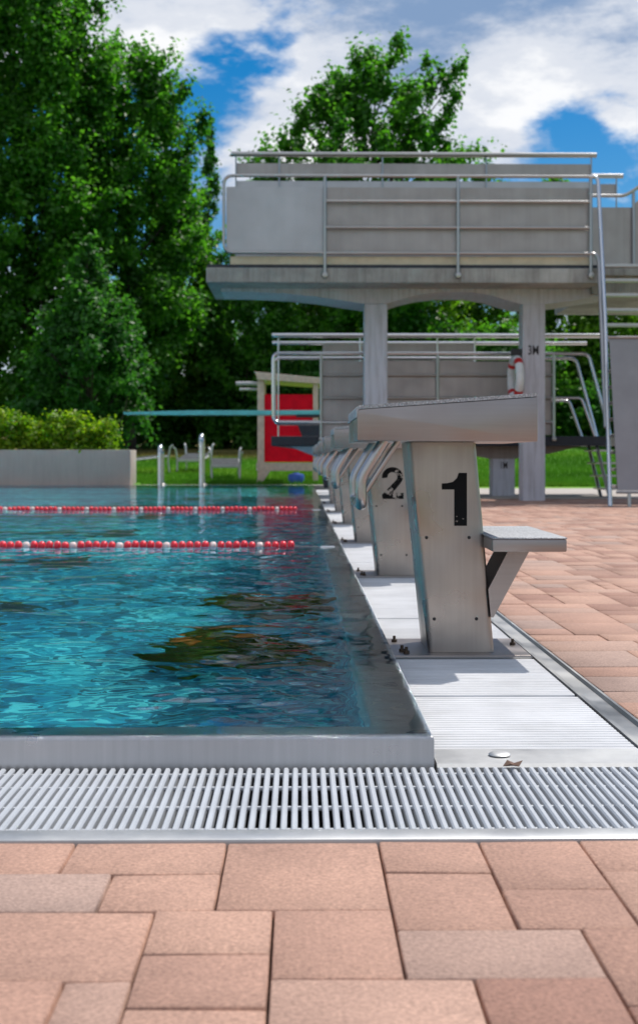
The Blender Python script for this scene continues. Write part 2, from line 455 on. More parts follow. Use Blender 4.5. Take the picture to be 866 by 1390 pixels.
# ------------------------------------------------------------------ setting: ground, pool, paving
PX0, PX1, PY0, PY1 = -13.0, .245, 2.435, 25.4      # outer edge of the pool rim
WZ = .0525
def h(x, y):
    r = max(0, y-26.5)*.044
    r += max(0, min(1, (x-1)/6))*max(0, y-25)*.006
    return min(r, 2.2)
xs = sorted(set([-160, -90, -50, -30, -20, -13.5, -13.0, -9, -6, -4, -2, 0, .745, 2, 4, 6, 9, 14, 20, 30, 50, 90, 160]))
ys = sorted(set([-120, -60, -30, -12, -8, 0, 1.94, 2.435, 12, 24.2, 25.4, 25.9, 27, 30, 34, 38, 42, 48, 55, 65, 80, 110, 160, 260]))
vs = [(x, y, h(x, y) - (.03 if y < 25 else .0) + (.05 if y > 25.5 and x < 1 else 0)) for y in ys for x in xs]
fs = []
nx = len(xs)
for j in range(len(ys)-1):
    for i in range(nx-1):
        cx, cy_ = (xs[i]+xs[i+1])/2, (ys[j]+ys[j+1])/2
        if -13.5 < cx < 9 and -8 < cy_ < 24.2: continue
        if -13.0 < cx < .745 and 24.2 < cy_ < 25.4: continue
        fs.append((j*nx+i, j*nx+i+1, (j+1)*nx+i+1, (j+1)*nx+i))
tag(MB().add(vs, fs).build('lawn', M['lawn'], smooth=True), kind='structure')
# concrete edging round the far and left pool ends
b = MB(); b.box(-13.45, .74, 25.402, 25.88, -.4, .047); b.box(-13.45, -13.002, 1.94, 25.40, -.4, .03)
tag(b.build('pool_surround', M['path']), kind='structure')
# path behind the paving
tag(MB().box(.745, 9, 18.3, 24.25, -.3, .012).build('path', M['path']), kind='structure')

# paving: modular concrete pavers, one sheet of bevelled stones on a sand bed
def paving():
    u = .0735
    V = []; Fc = []; T = []
    def stone(x0, y0, x1, y1, t):
        g = .0018; c = .0022
        dz = random.uniform(-.0012, .0012); tx = random.uniform(-.0015, .0015); ty = random.uniform(-.0015, .0015)
        X0, X1, Y0, Y1 = x0+g, x1-g, y0+g, y1-g
        n = len(V)
        for (x, y, z) in ((X0, Y0, -.03), (X1, Y0, -.03), (X1, Y1, -.03), (X0, Y1, -.03),
                          (X0, Y0, -c), (X1, Y0, -c), (X1, Y1, -c), (X0, Y1, -c),
                          (X0+c, Y0+c, 0), (X1-c, Y0+c, 0), (X1-c, Y1-c, 0), (X0+c, Y1-c, 0)):
            V.append((x, y, z+dz+(tx if x > (x0+x1)/2 else -tx)*.6+(ty if y > (y0+y1)/2 else -ty)*.6))
        for f in ((0,1,5,4),(1,2,6,5),(2,3,7,6),(3,0,4,7),(4,5,9,8),(5,6,10,9),(6,7,11,10),(7,4,8,11),(8,9,10,11)):
            Fc.append(tuple(n+i for i in f)); T.append(t)
    def fill(x0, x1, y0, y1, sizes, pre=()):
        nx = int(round((x1-x0)/u)); ny = int(round((y1-y0)/u))
        ux = (x1-x0)/nx; uy = (y1-y0)/ny
        G = np.zeros((ny, nx), bool)
        for (a0, b0, a1, b1, t) in pre:
            stone(a0, b0, a1, b1, t)
            i0 = max(0, int(round((a0-x0)/ux))); i1 = int(round((a1-x0)/ux)); j0 = max(0, int(round((b0-y0)/uy))); j1 = int(round((b1-y0)/uy))
            G[j0:j1, i0:i1] = True
        for j in range(ny-1, -1, -1):
            for i in range(nx):
                if G[j, i]: continue
                opts = sizes[:]; random.shuffle(opts)
                for (w, d) in opts + [(2, 1), (1, 2), (1, 1)]:
                    if i+w <= nx and j-d+1 >= 0 and not G[j-d+1:j+1, i:i+w].any(): break
                G[j-d+1:j+1, i:i+w] = True
                stone(x0+i*ux, y0+(j-d+1)*uy, x0+(i+w)*ux, y0+(j+1)*uy, random.random())
    SZ = [(3, 2), (3, 2), (3, 4), (2, 3), (2, 2), (3, 3), (4, 3)]
    # in front of the gutter: the stones nearest the camera are laid as photographed
    yb = 1.945; x00 = -.107-3*4*u
    rowA, rowB = yb-2*u, yb-4*u
    X = lambda k: -.107 + k*u
    Yk = lambda k: yb - k*u
    def st(k0, k1, r0, r1, t): return (X(k0), Yk(r1), X(k1), Yk(r0), t)
    pre = [st(-6, -3, 0, 2, .5), st(-3, 0, 0, 2, .6), st(0, 3, 0, 4, .55), st(3, 5, 0, 2, .5), st(5, 7, 0, 3, .45), st(7, 9, 0, 2, .5),
           st(-5, -2, 2, 4, .98), st(-2, 0, 2, 4, .6), st(3, 5, 2, 5, .5), st(5, 7, 3, 5, .4), st(7, 9, 2, 5, .62),
           st(-4, -1, 4, 7, .55), st(-1, 1, 4, 6, .66), st(1, 3, 4, 7, .45), st(-1, 1, 6, 8, .4), st(3, 6, 5, 7, .9), st(6, 9, 5, 8, .3),
           st(-8, -5, 2, 4, .8), st(-7, -4, 4, 6, .3)]
    fill(X(-24), X(30), yb-26*u, yb, SZ, pre)
    fill(-13.45, X(-24), yb-26*u, yb, SZ)
    fill(X(30), 9, yb-26*u, yb, SZ)
    fill(-6, 9, yb-26*u-3, yb-26*u, [(6, 4), (4, 4)])
    fill(.7265, 4.2, yb, 18.3, SZ)
    fill(4.2, 9, yb, 18.3, [(4, 4), (6, 4)])
    V = np.array(V, np.float32); Fc = np.array(Fc, np.int32)
    me = np_mesh('pavement', V, Fc, {'tint': ('FACE', np.array(T))})
    tag(put('pavement', me, M['paver']), kind='structure')
    b = MB(); b.box(-13.45, 9, -8, 1.945, -.3, -.012); b.box(.722, 9, 1.946, 18.3, -.3, -.012)
    tag(b.build('paving_bed', M['bed']), kind='structure')
paving()

# the pool: rim, lip and shell in one swept loop, then the water sheet
def ring(o, z): return [(PX0+o, PY0+o, z), (PX1-o, PY0+o, z), (PX1-o, PY1-o, z), (PX0+o, PY1-o, z)]
def sweep(prof):
    vs = []; fs = []
    for (o, z) in prof: vs += ring(o, z)
    for i in range(len(prof)-1):
        for k in range(4): fs.append((i*4+k, i*4+(k+1) % 4, (i+1)*4+(k+1) % 4, (i+1)*4+k))
    return vs, fs
rim = empty('pool_coping', (PX1, PY0, 0), 'brushed stainless steel coping with sunken overflow lip around the pool', 'pool coping')
MB().add(*sweep([(0, -.12), (0, .044), (.0012, .0478), (.004, .0502), (.008, .0514), (.012, .0514), (.016, .0502)])).build('rim_edge', M['steel_rim'], rim, True, R(50))
MB().add(*sweep([(.016, .0502), (.03, .044), (.105, .030), (.113, .022), (.115, .01), (.115, -.10)])).build('overflow_lip', M['steel_rim'], rim, True, R(50))
vs, fs = sweep([(.115, -.10), (.115, -2.0)])
vs += ring(.115, -2.0); fs.append((8, 9, 10, 11))
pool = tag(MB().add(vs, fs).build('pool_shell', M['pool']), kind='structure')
bm_ = MB()
for k in range(8):
    yc = 3.9+2.5*k
    bm_.box(PX0+1.5, PX1-1.9, yc-.13, yc+.13, -1.999, -1.994)
    bm_.box(PX1-1.92, PX1-1.66, yc-.5, yc+.5, -1.999, -1.992)
lm = tag(bm_.build('lane_marking', M['lane_mark']), kind='structure')

def water():
    ys = [PY0+.0035]
    while ys[-1] < PY1-.02: ys.append(min(ys[-1]+max(.0065, .0029*ys[-1]), PY1-.01))
    xs = [PX1-.0035]
    while xs[-1] > PX0+.02: xs.append(max(xs[-1]-(.0075+.0055*max(0, -xs[-1]-.5)), PX0+.01))
    xs = xs[::-1]
    Xg, Yg = np.meshgrid(np.array(xs), np.array(ys))
    dX = np.gradient(np.array(xs))[None, :]*np.ones_like(Xg); dY = np.gradient(np.array(ys))[:, None]*np.ones_like(Xg)
    Z = np.zeros_like(Xg); r2 = np.random.default_rng(11)
    for k in range(120):
        lam = .036*(16**r2.random()); a = r2.normal(0, 1.0)+ (math.pi if r2.random() < .5 else 0) + 1.2
        kx, ky = math.cos(a)*2*math.pi/lam, math.sin(a)*2*math.pi/lam
        amp = .00032*(lam/.2)**1.0
        samp = np.clip(np.minimum(lam/np.maximum(dX, 1e-4)/max(abs(math.cos(a)), .05), lam/dY/max(abs(math.sin(a)), .05))/5-.6, 0, 1)
        ph = r2.random()*7
        warp = .25*lam*np.sin(1.7*Xg+2.3*Yg+ph)
        Z += amp*samp*np.sin(kx*(Xg+warp)+ky*(Yg+warp*.6)+ph)
    # gusts: calmer and livelier patches
    g = .75+.35*np.sin(.9*Xg+.5*Yg+1)*np.sin(.35*Yg-.8*Xg+2)
    calm = 1/(1+np.maximum(0, Yg-5.5)*.14)
    edge = np.clip(np.minimum(PX1-Xg, Yg-PY0)/.16, .12, 1)
    Z = Z*g*calm*edge
    Z += WZ
    ny, nx = Xg.shape
    V = np.stack([Xg, Yg, Z], -1).reshape(-1, 3)
    i = np.arange(ny-1)[:, None]*nx+np.arange(nx-1)[None, :]
    Fq = np.stack([i, i+1, i+nx+1, i+nx], -1).reshape(-1, 4)
    me = np_mesh('water', V, Fq); me.polygons.foreach_set('use_smooth', np.ones(len(Fq), bool))
    o = put('water', me, M['water']); tag(o, kind='structure')
water()

# mossy clumps lying on the pool floor
def clump(loc, sx, sy, sz, seed, label, tips):
    root = empty('sunken_clump', loc, label, 'clump', 'clumps under the water')
    bm = bmesh.new(); bmesh.ops.create_icosphere(bm, subdivisions=5, radius=1)
    from mathutils import noise as mn
    for v in bm.verts:
        d = v.co.normalized(); k = 1+.28*mn.noise(d*2.2+Vector((seed, 0, 0)))+.16*mn.noise(d*6+Vector((0, seed, 0)))+.07*mn.noise(d*15)
        v.co = Vector((loc[0]+d.x*k*sx, loc[1]+d.y*k*sy, loc[2]+max(d.z*k, -.15)*sz))
    o = MB().bm(bm).build('mossy_body', M['clump'], root, True, None)
    for (dx, dy, dz) in tips:
        bm = bmesh.new(); bmesh.ops.create_icosphere(bm, subdivisions=3, radius=1)
        for v in bm.verts:
            d = v.co.normalized(); k = 1+.3*mn.noise(d*3+Vector((dx*9, 3, 1)))
            v.co = Vector((loc[0]+dx+d.x*k*.085, loc[1]+dy+d.y*k*.08, loc[2]+dz+d.z*k*.05))
        MB().bm(bm).build('orange_tip', M['orange'], root, True, None)
clump((-.30, 5.75, -1.97), .33, .30, .30, 2.0, 'mossy brown and green clump with two orange tips under the water', [(-.17, -.10, .315), (.05, -.07, .35)])
clump((-.10, 6.9, -1.97), .36, .24, .26, 5.0, 'plain mossy brown clump under the water close to the pool wall', [])

# ------------------------------------------------------------------ overflow gutter with bar grate, covered walkway, drain channel
GX0, GX1 = -2.6, 2.6
grate = empty('gutter_grate', (0, 2.0, 0), 'pale bar grate over the overflow gutter in front of the pool', 'grate')
b = MB(); x = GX0
nb = 0
while x < GX1:
    w = .0050; yA, yB = 2.012, 2.412
    b.add([(x-w*.8, yA, -.028), (x-w, yA, -.004), (x-w*.55, yA, -.0008), (x+w*.55, yA, -.0008), (x+w, yA, -.004), (x+w*.8, yA, -.028),
           (x-w*.8, yB, -.028), (x-w, yB, -.004), (x-w*.55, yB, -.0008), (x+w*.55, yB, -.0008), (x+w, yB, -.004), (x+w*.8, yB, -.028)],
          [(0,1,7,6),(1,2,8,7),(2,3,9,8),(3,4,10,9),(4,5,11,10),(5,0,6,11),(5,4,3,2,1,0),(6,7,8,9,10,11)])
    x += .0165
b.build('bars', M['grate'], grate, True, R(35))
for yy in (2.040, 2.17, 2.30, 2.395):
    MB().tube([(GX0, yy, -.011), (GX1, yy, -.011)], .0042, 8).build('cross_rod', M['grate'], grate, True)
MB().bbox(GX0, GX1, 1.952, 2.006, -.05, .0015, .003).build('front_frame', M['frame'], grate, True)
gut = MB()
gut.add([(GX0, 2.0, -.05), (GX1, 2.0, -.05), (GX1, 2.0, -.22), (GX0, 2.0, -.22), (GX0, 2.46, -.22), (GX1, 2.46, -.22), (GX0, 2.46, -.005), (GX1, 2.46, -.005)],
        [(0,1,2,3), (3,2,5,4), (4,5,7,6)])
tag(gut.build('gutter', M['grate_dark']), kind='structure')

walk = empty('gutter_cover', (.45, 2.5, 0), 'white ribbed gutter cover running under the starting blocks', 'gutter cover')
WX0, WX1 = .249, .652
b = MB(); b.prism([(2.418, -.10), (2.418, -.003), (2.424, .003), (2.545, .003), (2.545, -.02), (2.43, -.10)], 'x', WX0, 2.6)
b.build('end_strip', M['frame'], walk)
b = MB(); b.lathe([(.012, 0), (.020, .001), (.021, .003), (.018, .0055), (.010, .0065), (0.001, .0068)], (.373, 2.487, .003), 'z', 24)
b.build('drain_knob', M['frame'], walk, True)
def ribbed(y0, y1, name='ribbed_panel'):
    """profiled panel: flat ribs across the walkway with narrow grooves"""
    prof = []; y = y0; p = .0235
    while y + p <= y1+1e-6:
        prof += [(y+.0014, -.007), (y+.0030, -.0006), (y+.0046, .0012), (y+p-.0046, .0012), (y+p-.0030, -.0006), (y+p-.0014, -.007)]
        y += p
    prof = [(y0, -.02)]+prof+[(y1, -.02)]
    vs = []; fs = []
    for (yy, z) in prof: vs += [(WX0+.002, yy, z), (WX1-.003, yy, z)]
    for i in range(len(prof)-1): fs.append((2*i, 2*i+1, 2*i+3, 2*i+2))
    return MB().add(vs, fs).build(name, M['deck'], walk)
SP = 2.5; YB = 3.78
panels = [(2.549, 3.125), (3.135, YB-.062)]
for k in range(8):
    y0 = YB+SP*k+.305; y1 = YB+SP*(k+1)-.062
    mid = YB+.87+SP*k
    panels += [(y0, mid-.004), (mid+.006, min(y1, 23.9))]
for (a, c) in panels:
    if c-a > .1: ribbed(a, c)
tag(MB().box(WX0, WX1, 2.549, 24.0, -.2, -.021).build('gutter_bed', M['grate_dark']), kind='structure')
ch = empty('drain_channel', (.69, 2.5, 0), 'grey zinc drain channel between white gutter cover and pavers', 'drain channel')
b = MB(); b.add([(.654, 2.55, -.03), (.654, 2.55, .004), (.664, 2.55, .004), (.667, 2.55, -.004), (.712, 2.55, -.007), (.715, 2.55, .002), (.7215, 2.55, .002), (.7215, 2.55, -.03),
                 (.654, 24, -.03), (.654, 24, .004), (.664, 24, .004), (.667, 24, -.004), (.712, 24, -.007), (.715, 24, .002), (.7215, 24, .002), (.7215, 24, -.03)],
                [(i, i+1, i+9, i+8) for i in range(7)]+[(0, 7, 6, 5, 4, 3, 2, 1)])
b.build('channel_profile', M['drain'], ch)
# a dry leaf on the grate
b = MB(); lx, ly = .385, 2.405
b.add([(lx-.018, ly, .003), (lx-.006, ly-.011, .009), (lx+.010, ly-.007, .004), (lx+.018, ly+.004, .012), (lx+.004, ly+.010, .006), (lx-.009, ly+.009, .012), (lx, ly, .004),
       (lx-.018, ly, .002), (lx-.006, ly-.011, .008), (lx+.010, ly-.007, .003), (lx+.018, ly+.004, .011), (lx+.004, ly+.010, .005), (lx-.009, ly+.009, .011), (lx, ly, .003)],
      [(i, (i+1) % 6, 6) for i in range(6)]+[(7+(i+1) % 6, 7+i, 13) for i in range(6)]+[(i, 7+i, 7+(i+1) % 6, (i+1) % 6) for i in range(6)])
tag(b.build('dry_leaf', M['dryleaf']), 'small curled brown leaf on the bar grate', 'leaf')

# ------------------------------------------------------------------ starting blocks
def num_poly(n):
    """block number as polygons in a unit-high box (x to the right, z up)"""
    if n == 1:
        return [[(.215, 0), (.455, 0), (.455, 1), (.30, 1), (.265, .90), (.19, .83), (.08, .805), (-.02, .80), (-.02, .685), (.215, .685)]]
    if n == 2:
        out = []; inn = []
        cx, cz = .31, .69
        for k in range(15):
            a = R(188 - k*(188+42)/14)
            out.append((cx+.33*math.cos(a), cz+.31*math.sin(a)))
            inn.append((cx+.155*math.cos(a), cz+.150*math.sin(a)))
        q = []
        for i in range(14): q.append([out[i], out[i+1], inn[i+1], inn[i]])
        q.append([out[14], (.31, .185), (.0, .0), (-.02, .13), inn[14]])
        q.append([(.0, 0), (.66, 0), (.66, .19), (.20, .19), (.10, .09)])
        return q
    return None
def number_mesh(n, parent):
    x0, zb, hgt, y = .405, .369, .151, YB-.0012
    if n == 2: x0 = .3875
    pl = num_poly(n)
    if pl:
        b = MB()
        for p in pl: b.add([(x0+px*hgt, y, zb+pz*hgt) for (px, pz) in p], [tuple(range(len(p)))])
        me = b.mesh('number')
    else:
        me = text_mesh(str(n), .20, (.41, y, zb), .006)
    return put('number', me, M['num_a'] if n != 2 else M['num_b'], parent)
def text_mesh(s, size, loc, off=.0, sx=1.0, rot=(R(90), 0, 0)):
    cu = bpy.data.curves.new('lettering', 'FONT'); cu.body = s; cu.size = size; cu.offset = off; cu.fill_mode = 'BOTH'
    o = bpy.data.objects.new('lettering', cu); COL.objects.link(o)
    bpy.context.view_layer.update()
    me = bpy.data.meshes.new_from_object(o.evaluated_get(bpy.context.evaluated_depsgraph_get()))
    bpy.data.objects.remove(o)
    from mathutils import Euler
    me.transform(Matrix.Translation(loc) @ Euler(rot).to_matrix().to_4x4() @ Matrix.Diagonal((sx, 1, 1, 1)))
    return me

def make_block():
    root = empty('starting_block', (.45, 3.9, 0))
    PN, PF = 3.60, 4.205
    # platform: sloped steel box with a rounded front, anti slip sheet on top
    prof = [(.1535, .6090), (.1535, .684), (.1545, .690), (.159, .6945), (.6436, .7285), (.6436, .6075)]
    MB().prism(prof, 'y', PN, PF, .0022).build('platform', M['steel'], root, True, R(30))
    pad = [(.1505, .672), (.1535, .672), (.1545, .6895), (.1595, .6955), (.6400, .7295), (.6436, .7295), (.6445, .7325), (.6420, .7385), (.638, .7395), (.158, .7055), (.153, .7015), (.1508, .6960)]
    MB().prism(pad, 'y', PN-.0012, PF+.0012).build('anti_slip_pad', M['grip'], root, True, R(30))
    # post: folded panel, leaning
    P0, P1, r = YB, 4.02, .016
    def section(z):
        t = 1-(z-.008)/(.6065-.008)
        xl = .3045+(.3626-.3045)*t; xr = .500+(.553-.500)*t
        pts = []
        for (cx, cy2, a0) in ((xr-r, P0+r, -90), (xr-r, P1-r, 0), (xl+r, P1-r, 90), (xl+r, P0+r, 180)):
            for k in range(6):
                a = R(a0+k*18); pts.append((cx+r*math.cos(a), cy2+r*math.sin(a), z))
        return pts
    zs = [.008, .1, .3, .5, .6065]; vs = []; fs = []
    for z in zs: vs += section(z)
    n = 24
    for i in range(len(zs)-1):
        for k in range(n): fs.append((i*n+k, i*n+(k+1) % n, (i+1)*n+(k+1) % n, (i+1)*n+k))
    fs.append(tuple(range(n-1, -1, -1)))
    MB().add(vs, fs).build('post', M['steel_post'], root, True, R(30))
    for (rx, rz) in ((.3585, .3355), (.4800, .3355), (.3805, .1035), (.5010, .1035)):
        MB().lathe([(.0048, 0), (.0048, -.0012), (.0035, -.0025), (.0005, -.003)], (rx, YB-.0002, rz), 'y', 12).build('rivet', M['dark_hole'], root, True)
    # folded flange at the top of the post
    MB().box(.318, .492, YB-.004, YB+.01, .598, .6072).build('flange', M['steel'], root)
    # base plate and its bolts
    MB().bbox(.262, .648, 3.722, 4.075, -.012, .0075, .002).build('base_plate', M['steel'], root)
    MB().box(.253, .650, 3.712, 3.722, -.018, .0045).build('base_angle', M['tube_dull'], root)
    for (bx, by) in ((.290, 3.80), (.282, 4.00), (.628, 3.93), (.300, 3.765)):
        bo = MB().lathe([(.0085, .0075), (.0085, .0155), (.0045, .0160), (.0045, .026), (.001, .0265)], (bx, by, 0), 'z', 6)
        bo.build('bolt', M['bolt'], root)
    # rear step with pad and brace
    MB().bbox(.521, .7234, 3.60, 4.205, .3067, .3405, .004, 2).build('step', M['steel'], root, True)
    MB().bbox(.520, .7244, 3.599, 4.206, .3408, .3462, .002, 1).build('step_pad', M['grip'], root, True)
    br = MB()
    br.prism([(.5955, .3065), (.6565, .3065), (.549, .108), (.5415, .108), (.534, .188)], 'y', 3.775, 3.781)
    br.prism([(.5955, .3065), (.6565, .3065), (.549, .108), (.5415, .108), (.534, .188)], 'y', 3.995, 4.001)
    br.prism([(.6515, .3065), (.6565, .3065), (.549, .108), (.544, .108)], 'y', 3.7815, 3.9945)
    br.build('brace', M['steel'], root)
    # backstroke grab bar
    yn, yf = 3.675, 4.13
    pts = fillet([(.232, yn, .612), (.166, yn, .505), (.168, yn, .432), (.168, yf, .432), (.166, yf, .505), (.232, yf, .612)], .022, 6)
    MB().tube(pts, .0155, 14).build('grab_bar', M['bar'], root, True)
    pts = fillet([(.262, yn+.02, .612), (.196, yn+.02, .505)], .03)
    for yy in (yn+.012, yf-.012):
        MB().tube([(.272, yy, .612), (.180, yy, .470)], .0085, 10).build('grab_bar_stay', M['tube_dull'], root, True)
    return root
blk = make_block()
blocks = [blk]
for k in range(1, 6):
    c = copy_thing(blk); c.location = (.45, 3.9+SP*k, 0); blocks.append(c)
lab = ['starting block painted with a bold black 1, nearest the camera', 'starting block painted with a worn black 2, just behind number 1',
       'third starting block along the pool edge, right behind number 2', 'fourth starting block along the pool edge counting from number 1',
       'fifth starting block along the pool edge counting from number 1', 'sixth and farthest starting block, at the end of the row']
for k, o in enumerate(blocks):
    tag(o, 'stainless steel '+lab[k], 'starting block', 'starting blocks along the pool edge')
    nm = number_mesh(k+1, blk)
    if k:
        nm.parent = o; nm.matrix_parent_inverse = Matrix.Translation(-Vector((.45, 3.9, 0)))

# ------------------------------------------------------------------ lane ropes
fl = MB().lathe([(.004, -.019), (.016, -.019), (.024, -.014), (.0285, -.005), (.0285, .005), (.024, .014), (.016, .019), (.004, .019)], (0, 0, 0), 'x', 16).mesh('float')
finish(fl, True, R(60))
flw = MB().lathe([(.004, -.018), (.019, -.017), (.0245, -.007), (.0245, .007), (.019, .017), (.004, .018)], (0, 0, 0), 'x', 16).mesh('pale_float')
finish(flw, True, R(60))
fl.materials.append(M['rope_red']); flw.materials.append(M['rope_white'])
def rope(y, label, nmax):
    root = empty('lane_rope', (-.045, y, WZ), label, 'lane rope', 'red lane ropes across the pool')
    MB().tube([(PX1-.02, y, WZ-.002), (-.045, y, WZ+.002), (PX0+.3, y, WZ+.002)], .0028, 6).build('wire', M['wire'], root)
    MB().tube([(PX1-.05, y, WZ-.002), (PX1-.13, y, WZ-.002)], .008, 8).build('tensioner', M['tube'], root)
    x = -.055; pitch = .0445; i = 0
    rest = MB()
    while x > PX0+.4:
        if i < nmax:
            white = (i % 6 == 4)
            o = bpy.data.objects.new('white_float' if white else 'red_float', flw if white else fl); COL.objects.link(o); o.parent = root
            o.location = (x+.045, random.uniform(-.004, .004), random.uniform(-.003, .003)+.006)
            o.rotation_euler = (random.random()*6, random.uniform(-.05, .05), random.uniform(-.07, .07))
        else:
            rest.lathe([(.004, -.019), (.024, -.014), (.0285, -.005), (.0285, .005), (.024, .014), (.004, .019)], (x, y, WZ+.006), 'x', 10)
        x -= pitch; i += 1
    tag(rest.build('far_floats', M['rope_red'], root, True), kind='stuff')
rope(7.62, 'nearer red and white lane rope floating across the pool', 60)
rope(13.1, 'farther red and white lane rope floating across the pool', 88)

# ------------------------------------------------------------------ vegetation
def leaf_mesh(name, C, Nrm, size, tint):
    """C centres (n,3), Nrm normals, folded diamond leaves"""
    n = len(C)
    a = rng.normal(size=(n, 3)); t = np.cross(Nrm, a); t /= np.linalg.norm(t, axis=1, keepdims=True)+1e-9
    s = np.cross(Nrm, t)
    L = size[:, None]
    fold = (rng.random((n, 1))*.35+.05)*L
    v0 = C-t*L*.5; v1 = C+s*L*.36+Nrm*fold*.5; v2 = C+t*L*.55-Nrm*fold*.4; v3 = C-s*L*.36+Nrm*fold*.5
    V = np.stack([v0, v1, v2, v3], 1).reshape(-1, 3)
    i = np.arange(n)*4
    Fq = np.concatenate([np.stack([i, i+1, i+2], 1), np.stack([i, i+2, i+3], 1)])
    return np_mesh(name, V, Fq, {'tint': ('FACE', np.concatenate([tint, tint]))})

def clumps_to_leaves(cl, nleaf, size, flat=.75, axis=None):
    """cl: array of (x,y,z,r): leaves over and inside every clump"""
    cl = np.array(cl); w = cl[:, 3]**2; k = rng.choice(len(cl), nleaf, p=w/w.sum())
    d = rng.normal(size=(nleaf, 3)); d /= np.linalg.norm(d, axis=1, keepdims=True)
    rad = cl[k, 3]*np.minimum(np.abs(rng.normal(size=nleaf))*.62+.12, 1.55)
    if axis is not None:      # leafy sprays point outwards and up from the trunk
        u = cl[:, :3]-np.array(axis)[None, :]; u /= np.linalg.norm(u, axis=1, keepdims=True)+1e-6
        u = u+rng.normal(size=u.shape)*.45+np.array([0, 0, .15]); u /= np.linalg.norm(u, axis=1, keepdims=True)
        uu = u[k]; along = (d*uu).sum(1, keepdims=True)
        P = cl[k, :3]+(d*.78+uu*along*1.05)*rad[:, None]*np.array([1, 1, .9])
    else:
        P = cl[k, :3]+d*rad[:, None]*np.array([1, 1, flat])
    nr = d*.7+rng.normal(size=(nleaf, 3))*.55+np.array([0, 0, .55]); nr /= np.linalg.norm(nr, axis=1, keepdims=True)
    ct = rng.random(len(cl))
    tint = np.clip(.5*ct[k]+.5*rng.random(nleaf)+.08*rng.normal(size=nleaf), 0, 1)
    return P, nr, size*(.7+.6*rng.random(nleaf)), tint

def limb(b, p0, p1, r0, r1, sag=.15, n=6):
    p0 = Vector(p0); p1 = Vector(p1); L = (p1-p0).length
    off = Vector(rng.normal(size=3)*L*.06)
    pts = []
    for i in range(n+1):
        t = i/n
        p = p0.lerp(p1, t)+off*math.sin(t*math.pi)+Vector((0, 0, -sag*L*.25*t*(1-t)*2))
        pts.append(p)
    b.tube(pts, [r0+(r1-r0)*(i/n) for i in range(n+1)], 7)

def tree(loc, H, base, prof, ncl, nleaf, lsize, mat_leaf, label, trunk=.18, clr=(.45, .9), lean=(0, 0), hollow=.35, name='broadleaf_tree', extra=(), limbs=26, group='trees behind the pool lawn', squash=.85):
    """prof: [(height fraction of crown, radius)]; extra: clumps (dx,dz,r) given by hand"""
    x0, y0, z0 = loc
    root = empty(name, loc, label, 'tree', group)
    pf = np.array(prof)
    cl = []
    tries = 0
    ncl = int(ncl*1.9)
    while len(cl) < ncl and tries < ncl*30:
        tries += 1
        t = rng.random(); R_ = np.interp(t, pf[:, 0], pf[:, 1])
        if rng.random() > (R_/pf[:, 1].max())**1.3+.08: continue
        a = rng.random()*2*math.pi; q = math.sqrt(hollow+(1-hollow)*rng.random())
        r = .72*rng.uniform(*clr)*(.5+.5*min(1, R_/pf[:, 1].max()+.2))
        rr = max(0, R_*(1+.16*rng.normal())-r*.7)*q
        cl.append((x0+lean[0]*t+rr*math.cos(a), y0+lean[1]*t+rr*math.sin(a)*squash, z0+base+t*(H-base), r))
    for (dx, dz, r) in extra: cl.append((x0+dx, y0+rng.uniform(-.6, .6), z0+dz, r))
    P, nr, sz, tint = clumps_to_leaves(cl, int(nleaf*1.25), lsize, axis=(x0, y0, z0+base+.25*(H-base)))
    me = leaf_mesh('crown', P, nr, sz, tint)
    put('crown', me, mat_leaf, root)
    b = MB()
    tp = []; n = 9
    wob = rng.normal(size=(n+1, 2))*.10
    for i in range(n+1):
        t = i/n; zz = t*H*.9
        tp.append((x0+lean[0]*max(0, (zz-base)/(H-base))+wob[i, 0]*t, y0+lean[1]*max(0, (zz-base)/(H-base))+wob[i, 1]*t, z0-.1+zz))
    b.tube(tp, [trunk*(1-.9*(i/n)**.8) * (1.35 if i == 0 else 1) for i in range(n+1)], 10)
    idx = rng.choice(len(cl), min(limbs, len(cl)), replace=False)
    idx = list(idx) + list(range(len(cl)-len(extra), len(cl)))
    for i in idx:
        c = cl[i]; hz = c[2]-z0
        start = max(base*.55, hz-(math.hypot(c[0]-x0, c[1]-y0))*.9-.6)
        s = min(.98, start/(H*.9)); k = s*n; k0 = int(min(n-1, k)); f = k-k0
        p = Vector(tp[k0]).lerp(Vector(tp[k0+1]), f)
        limb(b, p, (c[0], c[1], c[2]), max(.02, trunk*(1-.9*s)*.45), .012)
    b.build('trunk', M['bark'], root, True, None)
    return root

def at(px, Y, z=None):
    """ground point under an image column at distance Y"""
    x = (px-408)/F*Y
    return (x, Y, h(x, Y)+.04)

# tall group at the left
tree(at(40, 41), 16.0, 1.2, [(0, 1.8), (.2, 2.7), (.45, 3.0), (.7, 2.7), (.88, 2.1), (1, .8)], 210, 70000, .17, M['leaf_a'],
     'tallest broadleaf tree, behind the hedge at the left edge', .26, (.45, .95), extra=((1.6, 13.4, .6), (2.1, 13.9, .4), (2.6, 14.1, .3), (-1.4, 14.3, .6)), limbs=34, hollow=.25)
tree(at(175, 43), 13.2, 2.2, [(0, 1.5), (.25, 2.6), (.5, 2.7), (.75, 2.2), (.92, 1.3), (1, .5)], 170, 60000, .17, M['leaf_a'],
     'broad leafy tree between the tallest tree and the diving tower', .22, (.45, .9), limbs=30, hollow=.25, extra=((1.0, 12.6, .5), (1.7, 11.6, .5), (2.4, 10.6, .5)))
tree(at(-95, 40), 13.5, 1.2, [(0, 1.8), (.3, 2.6), (.6, 2.6), (.85, 1.6), (1, .5)], 90, 26000, .19, M['leaf_a'],
     'leafy tree cut off by the left edge of the photo', .22)
